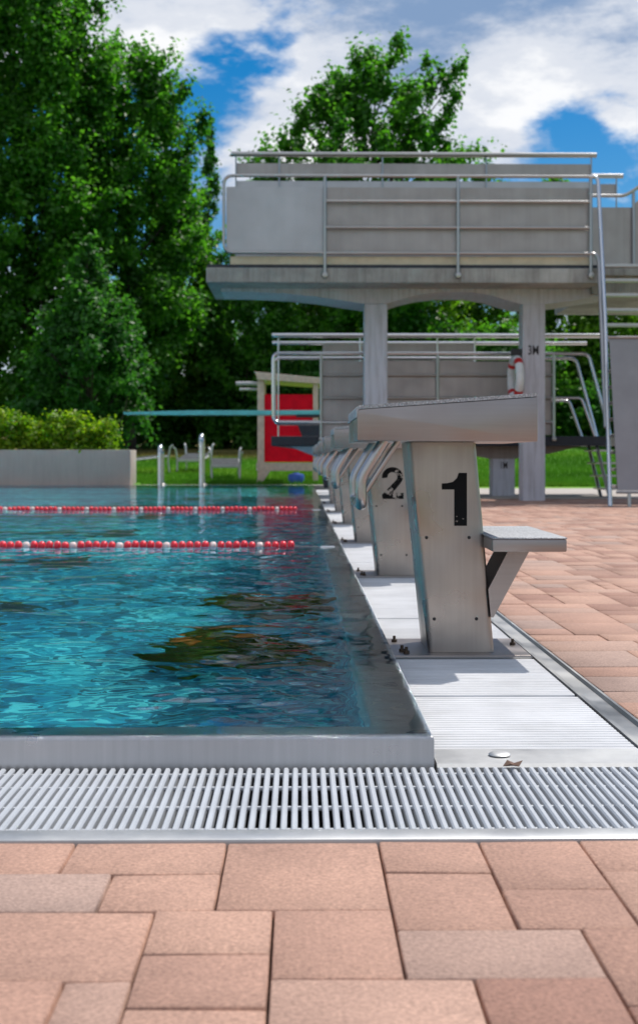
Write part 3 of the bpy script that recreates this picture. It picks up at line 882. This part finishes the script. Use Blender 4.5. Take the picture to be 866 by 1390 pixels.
tree(at(120, 36), 6.0, .5, [(0, 1.2), (.25, 1.75), (.5, 1.45), (.75, .9), (1, .15)], 80, 30000, .13, M['leaf_c'],
     'small conical tree with fine foliage right behind the hedge', .12, (.3, .6), name='young_tree', hollow=.4)
tree(at(285, 52), 12.6, .8, [(0, 1.0), (.3, .95), (.6, .7), (.85, .38), (1, .08)], 85, 22000, .13, M['leaf_c'],
     'slender pointed conifer left of the diving tower', .14, (.22, .42), name='conifer_tree', hollow=.3)
tree(at(238, 47), 9.4, .6, [(0, 1.2), (.3, 1.8), (.6, 1.5), (.85, .9), (1, .3)], 80, 26000, .15, M['leaf_b'],
     'mid green bushy tree below the broad leafy tree, above the sunbeds', .14, (.35, .7))
# open crowned tree behind the tower
tree(at(505, 47), 13.8, 3.0, [(0, 1.8), (.3, 3.3), (.55, 3.7), (.75, 2.9), (.92, 1.5), (1, .6)], 150, 52000, .18, M['leaf_a'],
     'open crowned tree rising above the diving tower', .24, (.4, .78), hollow=.2, limbs=40,
     extra=((1.5, 12.3, .45), (2.0, 12.6, .45), (2.5, 12.9, .42), (2.9, 13.2, .38), (3.2, 13.5, .3), (2.7, 11.9, .38), (1.0, 14.2, .42), (.9, 14.6, .3), (-.5, 13.7, .5), (-1.8, 12.6, .45), (-2.6, 11.2, .5), (2.6, 10.6, .4), (1.9, 13.5, .3), (-3.0, 10.6, .55), (-3.6, 10.3, .5), (-4.0, 9.9, .45), (-2.4, 11.6, .5), (-3.3, 9.6, .6), (-1.2, 13.2, .45), (0, 13.6, .5), (2.3, 11.2, .5), (1.2, 12.6, .5), (3.0, 12.5, .35), (-1.9, 11.9, .5), (.4, 12.6, .6), (-.8, 12.2, .6)))
# lower belt
belt = [(332, 46, 7.4, 2.1, 'leaf_a', 'dark bushy tree just left of the red panel'),
        (415, 50, 7.8, 2.2, 'leaf_b', 'yellow green bushy tree behind the red panel'),
        (478, 55, 8.0, 2.3, 'leaf_a', 'dark bushy tree behind the left concrete column'),
        (570, 50, 7.6, 2.2, 'leaf_b', 'light green bushy tree framed by the two concrete columns'),
        (652, 54, 8.0, 2.2, 'leaf_b', 'light bushy tree just left of the 3M column'),
        (752, 50, 6.9, 2.2, 'leaf_b', 'light green bushy tree right of the 3M column'),
        (835, 48, 6.6, 2.3, 'leaf_b', 'light bushy tree behind the tall ladder'),
        (930, 52, 8.0, 2.6, 'leaf_a', 'bushy tree cut off by the right edge')]
for (px, Y, H, rr, ml, lb) in belt:
    tree(at(px, Y), H, .3, [(0, rr*.8), (.3, rr), (.6, rr*.9), (.85, rr*.55), (1, .3)], 75, 20000, .17, M[ml], lb, .13, (.4, .8), name='bushy_tree', limbs=14)
for (px, Y, lb) in ((688, 57, 'thin dark bare stemmed tree leaning left behind the tower'), (728, 60, 'thin forked tree behind the 3M column')):
    tree(at(px, Y), 11.5, 6.5, [(0, 1.2), (.5, 2.0), (1, .5)], 35, 8000, .18, M['leaf_a'], lb, .2, (.4, .7), name='slender_tree', lean=(-1.2 if px < 700 else 1.0, 0))
# shaded undergrowth along the back, each shrub on its own
ul = ['behind the hedge at the left edge', 'behind the hedge, second from the left edge', 'behind the hedge, third from the left edge', 'above the right end of the planter wall',
      'behind the leftmost sunbed', 'behind the middle sunbed', 'behind the rightmost sunbed', 'just left of the red panel', 'behind the red panel', 'behind the left end of the steel railing',
      'behind the low steel railing, left column side', 'between the two concrete columns', 'behind the 3M column', 'right of the 3M column', 'behind the stair rails', 'at the right edge']
proto = None
for i in range(16):
    px = -20+i*58 + random.uniform(-10, 10); Y = 45+random.uniform(-1.5, 4)
    l = at(px, Y)
    H = random.uniform(2.6, 3.8)
    lbl = 'dark shrub '+ul[i]
    if i % 5 == 0:
        proto = tree(l, H, .1, [(0, 1.0), (.4, 1.35), (.8, .9), (1, .3)], 45, 11000, .13, M['leaf_c' if i % 2 else 'leaf_a'], lbl, .06, (.3, .55), name='shrub', limbs=8, group='shrubs at the back of the lawn')
        proto['category'] = 'shrub'
    else:
        c = copy_thing(proto); c.location = l; c.rotation_euler = (0, 0, random.random()*6); s = random.uniform(.85, 1.2); c.scale = (s*1.1, s*1.1, s); c['label'] = lbl
# a dark wood beyond
P = []
for i in range(60):
    px = -500+i*32; Y = 66+random.uniform(-4, 5); x = (px-408)/F*Y
    for k in range(5): P.append((x+random.uniform(-1, 1), Y+random.uniform(-1, 1), 1.2+k*1.45+random.uniform(-.4, .4), random.uniform(.9, 1.4)))
Pp, nr, sz, tint = clumps_to_leaves(P, 52000, .30)
tag(put('distant_wood', leaf_mesh('distant_wood', Pp, nr, sz, tint), M['leaf_c']), kind='stuff')

# hedge in the planter and its wall
wl = MB(); wl.bbox(-13.4, -3.262, 25.55, 26.45, -.1, .725, .012)
tag(wl.build('planter_wall', M['wall'], smooth=True), 'grey rendered planter wall at the far pool end below the hedge', 'planter wall')
cl = []
for i in range(330):
    x = random.uniform(-13.2, -3.65); top = 1.34+.10*math.sin(x*1.7)+.09*math.sin(x*4.1+1)+random.uniform(-.18, .16)
    cl.append((x, random.uniform(25.75, 26.3), random.uniform(.72, top), random.uniform(.13, .24)))
P, nr, sz, tint = clumps_to_leaves(cl, 42000, .078)
hr = empty('hedge', (-8, 26, .72), 'yellow green clipped hedge growing in the planter', 'hedge')
put('foliage', leaf_mesh('foliage', P, nr, sz, tint), M['leaf_h'], hr)

# grass blades on the part of the lawn in view
def grass():
    n = 90000
    y = 25.9+(rng.random(n)**1.5)*16; lo = -.21*y-1; hi = .30*y
    x = lo+(hi-lo)*rng.random(n)
    keep = ~((x > .745) & (x < 9) & (y < 25.9)) & ~((x < -3.1) & (y < 26.6))
    x, y = x[keep], y[keep]; n = len(x)
    z = np.array([h(a, c) for a, c in zip(x, y)])+.045*(x < 1)
    ang = rng.random(n)*6.28; w = .008+.006*rng.random(n); L = .05+.06*rng.random(n)
    dx, dy = np.cos(ang)*w, np.sin(ang)*w
    tip = np.stack([x+rng.normal(size=n)*.03, y+rng.normal(size=n)*.03, z+L], -1)
    V = np.stack([np.stack([x-dx, y-dy, z-.01], -1), np.stack([x+dx, y+dy, z-.01], -1), tip], 1).reshape(-1, 3)
    tag(put('grass', np_mesh('grass', V, np.arange(3*n).reshape(n, 3)), M['blades']), kind='stuff')
grass()

# ------------------------------------------------------------------ three metre diving tower
def zat(py, Y): return CAMH+(622-py)*Y/F
def xat(px, Y): return (px-408)*Y/F
T = empty('diving_tower', (2.0, 17.5, 0), 'tall concrete diving platform marked 3M with steel railings', 'diving tower')
YN, YF = 16.9, 18.75
zs_top, zs_bot = zat(363, YN), zat(383, YN)
sl_ = MB(); sl_.bbox(xat(280, YN), xat(815, YN), YN, YF, zs_bot, zs_top, .008)
sl_.build('slab', M['concrete'], T)
MB().box(xat(281.5, YN), xat(814, YN), YN+.03, YF-.03, zs_top+.0005, zs_top+.045).build('platform_mat', M['navy'], T)
# arched beam under the slab on two columns
YBm = 17.5; zb = zs_bot-.001
def arc(pts_px):
    return [(xat(px, YBm), zat(py, YBm)) for (px, py) in pts_px]
c1a, c1b, c2a, c2b = 494.5, 526, 710, 741
bot = [(300, 395), (345, 396), (390, 398), (430, 402), (465, 407.5), (c1a, 411.5), (c1b, 411.5), (545, 405), (570, 399), (600, 395.5), (640, 395.5), (668, 400), (690, 407), (c2a, 412), (c2b, 412), (775, 407.5), (800, 403), (840, 398), (866, 395), (900, 393), (940, 394)]
poly = [(xat(940, YBm), zb)]+[(xat(300, YBm), zb)]+arc(bot)
MB().prism(poly, 'y', YBm, YBm+.9).build('arched_beam', M['paintcon'], T)
for (a, c, nm) in ((c1a, c1b, 0), (c2a, c2b, 1)):
    col = MB().bbox(xat(a, YBm), xat(c, YBm), YBm+.004, YBm+.32, -.02, zat(411.7, YBm), .012).build('column', M['paintcon'], T)
    if nm:
        t = put('depth_mark', text_mesh('3M', .172, (xat(717, YBm), YBm+.0015, zat(480.5, YBm)), .003, .68), M['black'], col)
# right hand extension of the deck towards the next tower
MB().bbox(xat(815, YN)+.01, 8.5, YN+.35, YF+1.5, zat(372, YN+.3), zat(360.5, YN+.3), .006).build('side_slab', M['concrete'], T)
MB().bbox(xat(815, YN)+.01, 8.5, YN+.5, YF+1.2, zat(398, YN+.5), zat(372.5, YN+.5), .006).build('side_beam', M['concrete'], T)
def sheet(x0, x1, y, z0, z1, seams=(), th=.018, rib=0):
    b = MB(); b.box(x0, x1, y, y+th, z0, z1)
    for s in seams: b.box(s-.004, s+.004, y-.004, y-.0005, z0+.004, z1-.004)
    return b
YG = YN+.02
gz = lambda py: zat(py, YG-.05)
gx = lambda px: xat(px, YG-.05)
# near guard: sheet steel infill, tube rails and posts
sheet(gx(307), gx(439), YG, gz(342), gz(252)).build('plain_guard_sheet', M['sheet_plain'], T)
sheet(gx(443), gx(803), YG+.02, gz(344), gz(252), [gx(560), gx(680)]).build('guard_sheet', M['sheet'], T)
sheet(gx(312), gx(803), YG+.05, gz(360), gz(346), [gx(500), gx(640)]).build('kick_board', M['cream'], T)
tr = .021
g = MB(); yy = YG-.05
g.tube(fillet([(gx(438), yy, gz(342.5)), (gx(304), yy, gz(342.5)), (gx(304), yy, gz(238)), (gx(803), yy, gz(238))], .12, 6), tr)
g.tube([(gx(438), yy, gz(343)), (gx(803), yy, gz(343))], tr)
for py in (272.5, 308): g.tube([(gx(441), yy, gz(py)), (gx(803), yy, gz(py))], tr*.95)
g.build('guard_rail', M['tube_dull'], T, True)
for px in (441, 622, 803):
    p = MB(); p.tube([(gx(px), yy-.002, gz(238)), (gx(px), yy-.002, gz(374))], tr*1.05)
    p.lathe([(.001, -.05), (.035, -.045), (.045, -.015), (.045, .0), (.03, .01), (.03, .055)], (gx(px), yy, gz(373)), 'y', 14)
    p.build('guard_post', M['tube_dull'], T, True)
# far guard, taller
YR = 18.6
rz = lambda py: zat(py, YR); rx = lambda px: xat(px, YR)
sheet(rx(320), rx(803), YR, rz(237), rz(221), [rx(379), rx(440), rx(519), rx(660)]).build('far_guard_band', M['sheet'], T)
sheet(rx(320), rx(803), YR, rz(372), rz(245), [rx(379), rx(519)]).build('far_guard_sheet', M['sheet_plain'], T)
g = MB(); g.tube([(rx(314), YR-.03, rz(209.5)), (rx(810), YR-.03, rz(209.5))], .036)
for px in (320.5, 379, 519, 660, 803): g.tube([(rx(px), YR-.03, rz(209)), (rx(px), YR-.03, rz(372))], .012, 6)
g.build('far_guard_rail', M['tube_dull'], T, True)
# guard of the connecting deck
YQ = 20.0
g = MB(); g.tube([(xat(735, YQ), YQ, zat(237, YQ)), (xat(847, YQ), YQ, zat(237, YQ))], .036)
g.tube([(xat(838, YQ), YQ, zat(237, YQ)), (xat(838, YQ), YQ, zat(360, YQ))], .012, 6)
g.build('deck_rail', M['tube_dull'], T, True); g = MB()
YS = 17.9
g.tube(fillet([(xat(805, YS), YS, zat(264, YS)), (xat(848, YS), YS, zat(264, YS)), (xat(858, YS), YS, zat(259, YS)), (xat(880, YS), YS, zat(244, YS)), (8, YS, zat(244, YS))], .12), .024)
g.tube([(xat(861.5, YS), YS, zat(258, YS)), (xat(861.5, YS), YS, zat(360, YS))], .022)
g.build('deck_rail', M['tube_dull'], T, True)
sheet(xat(735, YQ), xat(838, YQ), YQ+.03, zat(262, YQ), zat(247.5, YQ)).build('deck_guard_band', M['sheet'], T)
dk = sheet(xat(806, YS), xat(862, YS), YS+.04, zat(360, YS), zat(279, YS), [xat(850, YS)])
dk.prism([(xat(862, YS), zat(360, YS)), (8, zat(360, YS)), (8, zat(262, YS)), (xat(876, YS), zat(262, YS)), (xat(862, YS), zat(276, YS))], 'y', YS+.04, YS+.058)
dk.build('deck_guard_sheet', M['sheet'], T)

# steep steel ladder to the three metre deck
L = empty('access_ladder', (3.7, 15.4, 0), 'steep steel ladder leaning against the 3M tower with locked panel', 'ladder')
def lp(px0, Y): return xat(px0, Y)
foot = Vector((xat(829.5, 15.35), 15.35, 0)); top = Vector((xat(822.5, 16.5), 16.5, zat(430, 16.5)))
s = MB(); s.tube(fillet([foot, top, (xat(813, 16.84), 16.84, zat(243, 16.84)), (xat(810, 16.86), 16.86, zat(238, 16.86)), (gx(800), YG-.05, gz(238))], .06), .025)
s.build('handrail', M['tube'], L, True)
s = MB(); s.tube(fillet([(xat(823.5, 15.9), 15.9, zat(580, 15.9)), (xat(817, 16.5), 16.5, zat(430, 16.5)), (xat(814, 16.85), 16.85, zat(352, 16.85)), (xat(809, 16.86), 16.86, zat(343, 16.86)), (gx(799), YG-.05, gz(343))], .1), .024)
s.build('stringer', M['tube_dull'], L, True)
s = MB(); off = Vector((.78, 0, 0)); s.tube([foot+off, top+off, (xat(813, 16.84)+.78, 16.84, zat(243, 16.84))], .025); s.build('handrail', M['tube'], L, True)
for k in range(15):
    t = .10+k*.086
    p = foot.lerp(top, t) if t < 1 else foot.lerp(top, t)
    MB().bbox(p.x+.02, p.x+.76, p.y+.02, p.y+.16, p.z-.018, p.z+.018, .004).build('rung', M['tube_dull'], L)
pn = MB()
p0 = Vector((xat(840, 15.42), 15.42, zat(666, 15.42))); p1 = Vector((xat(828.5, 15.98), 15.98, zat(458, 15.98)))
w = Vector((.9, 0, 0)); d = Vector((0, .03, .008))
pn.add([p0, p0+w, p1+w, p1, p0+d, p0+w+d, p1+w+d, p1+d], [(0,1,2,3), (7,6,5,4), (0,4,5,1), (1,5,6,2), (2,6,7,3), (3,7,4,0)])
pan = pn.build('locking_panel', M['panelgrey'], L)
e = MB(); e.tube([p1+Vector((-.02, -.01, .01)), p1+w+Vector((0, -.01, .01))], .014, 8); e.tube([p0+Vector((-.02, -.01, -.02)), p0+w+Vector((0, -.01, -.02))], .016, 8)
for dx in (.13, .8): e.tube([p0+Vector((dx, 0, -.02)), p0+Vector((dx, -.02, -.21))], .022, 8)
e.build('panel_frame', M['tube_dull'], L, True)

# ------------------------------------------------------------------ one metre platform
O = empty('low_diving_platform', (2.5, 19.5, 0), 'low diving platform marked 1M with beige railing sheets', 'diving platform')
Y1, Y1F = 19.0, 19.85
ax = lambda px: xat(px, Y1); azz = lambda py: zat(py, Y1)
MB().bbox(ax(368), ax(829), Y1, Y1F+.15, azz(605), azz(592), .008).build('slab', M['navy'], O)
Yc = 19.35
cx = lambda px: xat(px, Yc); cz = lambda py: zat(py, Yc)
MB().prism([(cx(372), cz(605.4)), (cx(415), cz(611)), (cx(560), cz(612)), (cx(640), cz(617)), (cx(669), cz(622.5)), (cx(699), cz(622.5)), (cx(745), cz(616)), (cx(790), cz(605.4))], 'y', Yc, Yc+.4).build('haunch_beam', M['brownbeam'], O)
col = MB().bbox(cx(669), cx(699.5), Yc+.003, Yc+.35, -.02, cz(622.3), .01).build('column', M['paintcon'], O)
put('depth_mark', text_mesh('1M', .145, (cx(679), Yc+.001, cz(636)), .002, .62), M['black'], col)
MB().prism([(ax(392), azz(605.3)), (ax(445), azz(605.3)), (ax(445), azz(622)), (ax(430), azz(620))], 'y', Y1+.05, Y1F).build('light_blue_bracket', M['ltblue'], O)
for (yr, nm) in ((Y1-.02, 'near_rail'), (Y1F, 'far_rail')):
    g = MB(); zz = lambda py: zat(py, Y1)
    g.tube(fillet([(ax(436), yr, zz(573)), (ax(371), yr, zz(573)), (ax(371), yr, zz(479.5)), (ax(799), yr, zz(479.5)), (ax(824), yr-.05, zz(575)), (ax(828), yr-.06, zz(592))], .09), .025)
    g.tube(fillet([(ax(752), yr, zz(540)), (ax(790), yr, zz(540)), (ax(808), yr, zz(592))], .06), .02)
    g.tube([(ax(436), yr, zz(573)), (ax(752), yr, zz(573))], .02)
    g.build('guard_rail', M['tube'], O, True)
g = MB()
for py in (509, 540): g.tube([(ax(436), Y1-.02, azz(py)), (ax(752), Y1-.02, azz(py))], .018)
g.build('mid_rail', M['tube_dull'], O, True)
for px in (436, 594, 752):
    p = MB(); p.tube([(ax(px), Y1-.022, azz(479)), (ax(px), Y1-.022, azz(597))], .022)
    p.lathe([(.001, -.045), (.03, -.04), (.04, -.012), (.03, .0), (.03, .03)], (ax(px), Y1-.022, azz(596)), 'y', 12)
    p.build('guard_post', M['tube_dull'], O, True)
sheet(ax(438), ax(750), Y1+.03, azz(590), azz(490), [ax(515), ax(594)]).build('guard_sheet', M['sheet'], O)
Y2 = 20.5
bx = lambda px: xat(px, Y2); bz = lambda py: zat(py, Y2)
g = MB(); g.tube([(bx(369), Y2, bz(455)), (bx(821), Y2, bz(455))], .036); g.tube([(bx(369), Y2+.3, bz(463)), (bx(803), Y2+.3, bz(463))], .030)
for px in (378, 489, 594, 645): g.tube([(bx(px), Y2+.02, bz(455)), (bx(px), Y2+.02, bz(592))], .014, 6)
g.build('far_guard_rail', M['tube'], O, True)
sheet(bx(438), bx(645), Y2+.06, bz(477), bz(465.5), [bx(489), bx(560)]).build('far_guard_band', M['sheet'], O)
sheet(bx(438), bx(645), Y2+.06, bz(600), bz(488), [bx(489), bx(560)]).build('far_guard_sheet', M['sheet'], O)
MB().bbox(bx(380), bx(829), Y1F+.152, Y2+.12, azz(604), azz(593), .006).build('rear_slab', M['concrete'], O)
# access steps
st = MB()
for dy in (0, .55):
    st.tube([(ax(812), Y1+.1+dy, azz(600)), (xat(829, 18.6), 18.6+dy, 0)], .026)
st.build('step_stringer', M['tube_dull'], O, True)
for k in range(4):
    t = .15+k*.23; xx = ax(812)+(xat(829, 18.6)-ax(812))*t; z_ = azz(600)*(1-t); y_ = Y1+.1-.5*t
    MB().bbox(xx-.07, xx+.22, y_-.02, y_+.6, z_-.012, z_+.012, .003).build('tread', M['tube_dull'], O)

# springboard on its stand
B = empty('springboard', (-1, 24, 0), 'long teal springboard reaching out over the pool', 'springboard')
YD = 24.0
zz0 = zat(560.5, YD)
MB().prism([(xat(168, YD), zat(559.5, YD)), (xat(260, YD), zat(557.0, YD)), (xat(470, YD), zat(556.5, YD)), (xat(470, YD), zat(562.5, YD)), (xat(260, YD), zat(563, YD)), (xat(168, YD), zat(562.2, YD))], 'y', YD, YD+.5, .004).build('board', M['teal'], B)
MB().box(xat(402, YD), xat(470, YD), YD-.02, YD+.52, zat(565.5, YD), zat(562.7, YD)).build('board_edge', M['navy'], B)
MB().prism([(xat(403, YD), zat(574, YD)), (xat(480, YD), zat(574, YD)), (xat(480, YD), .02), (xat(440, YD), .02), (xat(432, YD), zat(600, YD)), (xat(410, YD), zat(592, YD))], 'y', YD+.02, YD+.5, .01).build('stand', M['navy'], B)
MB().tube([(xat(440, YD), YD+.25, zat(574, YD)), (xat(440, YD), YD+.25, zat(565, YD))], .05, 12).build('fulcrum', M['tube_dull'], B)

# lifebuoy on the three metre column
LB = empty('lifebuoy', (2.86, 17.6, 1.7), 'white lifebuoy with red bands hanging on the 3M column', 'lifebuoy')
def torus(R0, r, c, a0, a1, n=40, m=12):
    vs = []; fs = []
    for i in range(n+1):
        a = a0+(a1-a0)*i/n
        for k in range(m):
            t = 2*math.pi*k/m
            rr = R0+r*math.cos(t)
            # ring hangs on the column's left side, turned a little to the camera
            lx, ly, lz = rr*math.cos(a), r*math.sin(t), rr*math.sin(a)
            th = R(-87)
            vs.append((c[0]+lx*math.cos(th)-ly*math.sin(th), c[1]+lx*math.sin(th)+ly*math.cos(th), c[2]+lz))
    for i in range(n):
        for k in range(m): fs.append((i*m+k, i*m+(k+1) % m, (i+1)*m+(k+1) % m, (i+1)*m+k))
    return MB().add(vs, fs)
lc = (2.862, 17.66, 1.63)
torus(.27, .055, lc, 0, 2*math.pi).build('ring', M['whitepaint'], LB, True, None)
for k in range(4):
    a = R(45+90*k); torus(.27, .0565, lc, a-.14, a+.14, 8).build('red_band', M['redring'], LB, True, None)
b = MB(); b.bbox(2.79, 2.925, 17.52, 17.62, 1.93, 2.01, .008); b.tube([(2.87, 17.57, 1.97), (2.862, 17.62, 1.95), (2.862, 17.66, 1.90)], .014, 8)
b.build('bracket', M['dark_hole'], LB)

# ------------------------------------------------------------------ red roofed panel stand
K = empty('red_shelter', (-.3, 26.6, 0), 'red panelled timber shelter with sloping roof at the far pool end', 'shelter')
YK = 26.6
kx = lambda px: xat(px, YK); kz = lambda py: zat(py, YK)
for (a, c, t) in ((349.5, 358.5, 512), (425, 432, 520)):
    MB().bbox(kx(a), kx(c), YK, YK+.12, 0.02, kz(t), .006).build('post', M['timber'], K)
MB().bbox(kx(349.5), kx(358.5), YK+1.3, YK+1.42, .02, kz(514), .006).build('post', M['timber'], K)
MB().bbox(kx(425), kx(432), YK+1.3, YK+1.42, .02, kz(522), .006).build('post', M['timber'], K)
MB().prism([(kx(345), kz(504.5)), (kx(436), kz(513)), (kx(436), kz(521)), (kx(349), kz(515)), (kx(348), kz(508))], 'y', YK-.1, YK+1.6, .006).build('roof', M['timber'], K)
MB().box(kx(358.8), kx(430), YK+.05, YK+.10, kz(627), kz(535)).build('red_panel', M['red'], K)
MB().box(kx(348), kx(436), YK-.01, YK+.13, kz(639), kz(628)).build('base_beam', M['timber'], K)
MB().prism([(kx(345), .03), (kx(354), .03), (kx(367), kz(639.3)), (kx(357), kz(639.3))], 'y', YK-.02, YK+.1, .005).build('raking_foot', M['timber'], K)
MB().prism([(kx(408), kz(572)), (kx(430), kz(570)), (kx(430), kz(594)), (kx(414), kz(594))], 'y', YK+.0, YK+.045).build('dark_plate', M['navy'], K)
g = MB(); g.tube([(kx(319), YK+.4, kz(519)), (kx(352), YK+.4, kz(519))], .045); g.tube([(kx(323), YK+.7, kz(526)), (kx(352), YK+.7, kz(526))], .03)
g.build('side_rail', M['lounger'], K, True)
bt = MB(); bt.lathe([(.05, 0), (.15, .0), (.16, .03), (.16, .17), (.14, .20), (.07, .21), (.06, .23), (.01, .235)], (xat(402, 26.2), 26.2, .05), 'z', 20)
tag(bt.build('blue_drum', M['blue'], smooth=True), 'small blue plastic drum on the grass under the red shelter', 'drum')

# ------------------------------------------------------------------ hand rails of the pool ladders
def handrail(px, Y, py, label):
    x = xat(px, Y); zt = zat(py, Y)
    root = empty('pool_handrail', (x, Y, 0), label, 'handrail', 'steel handrails at the far pool end')
    r = .045
    pts = fillet([(x, Y+.24, -.9), (x, Y+.24, zt-r), (x, Y+.62, zt-r), (x, Y+.62, .03)], .17, 10)
    MB().tube(pts, r, 16).build('rail', M['tube'], root, True)
    MB().lathe([(.10, 0), (.10, .015), (.06, .03), (.05, .05)], (x, Y+.62, .045), 'z', 16).build('foot_plate', M['tube_dull'], root, True)
handrail(215.5, 24.9, 602, 'shorter steel pool handrail, beside the planter wall end')
handrail(272, 24.9, 587, 'taller steel pool handrail, in front of the sunbeds')

# ------------------------------------------------------------------ sunbeds on the lawn
def sunbed():
    root = empty('sunbed', (0, 0, 0))
    w, ln = .29, 1.25
    for sx in (-1, 1):
        for (sy, zt) in ((-1, .56), (1, .66)):
            y = sy*ln/2
            f = MB()
            f.tube(fillet([(sx*w, y+.02*sy, 0), (sx*(w+.005), y-.03*sy, .30), (sx*(w+.03), y+.02*sy, zt-.05), (sx*(w+.06), y+.08*sy, zt)], .06), .024, 8)
            f.build('leg', M['lounger'], root, True)
        f = MB(); f.tube([(sx*w, -ln/2+.02, .27), (sx*w, ln/2-.02, .40)], .022, 8); f.build('side_rail', M['lounger'], root, True)
    s = MB(); n = 14
    for k in range(n):
        t = (k+.5)/n; y = -ln/2+.03+(ln-.06)*t; z = .285+.13*t
        s.bbox(-w+.01, w-.01, y-.034, y+.034, z, z+.022, .004)
    s.build('bed_slats', M['slats'], root)
    MB().bbox(-w, w, -ln/2-.01, -ln/2+.02, .235, .295, .006).build('front_rail', M['lounger'], root)
    return root
sb = sunbed()
spots = [(306, 28.3, R(4), 'grey sunbed on the lawn, rightmost of three, right of the taller handrail'),
         (264, 31.0, R(-5), 'grey sunbed on the lawn half behind the taller handrail'),
         (188, 30.0, R(-62), 'grey sunbed on the lawn peeking out from behind the planter wall')]
for i, (px, Y, a, lb) in enumerate(spots):
    o = sb if i == 0 else copy_thing(sb)
    x, y, z = at(px, Y); o.location = (x, y, h(x, y)+.05); o.rotation_euler = (0, 0, a)
    tag(o, lb, 'sunbed', 'sunbeds on the lawn')
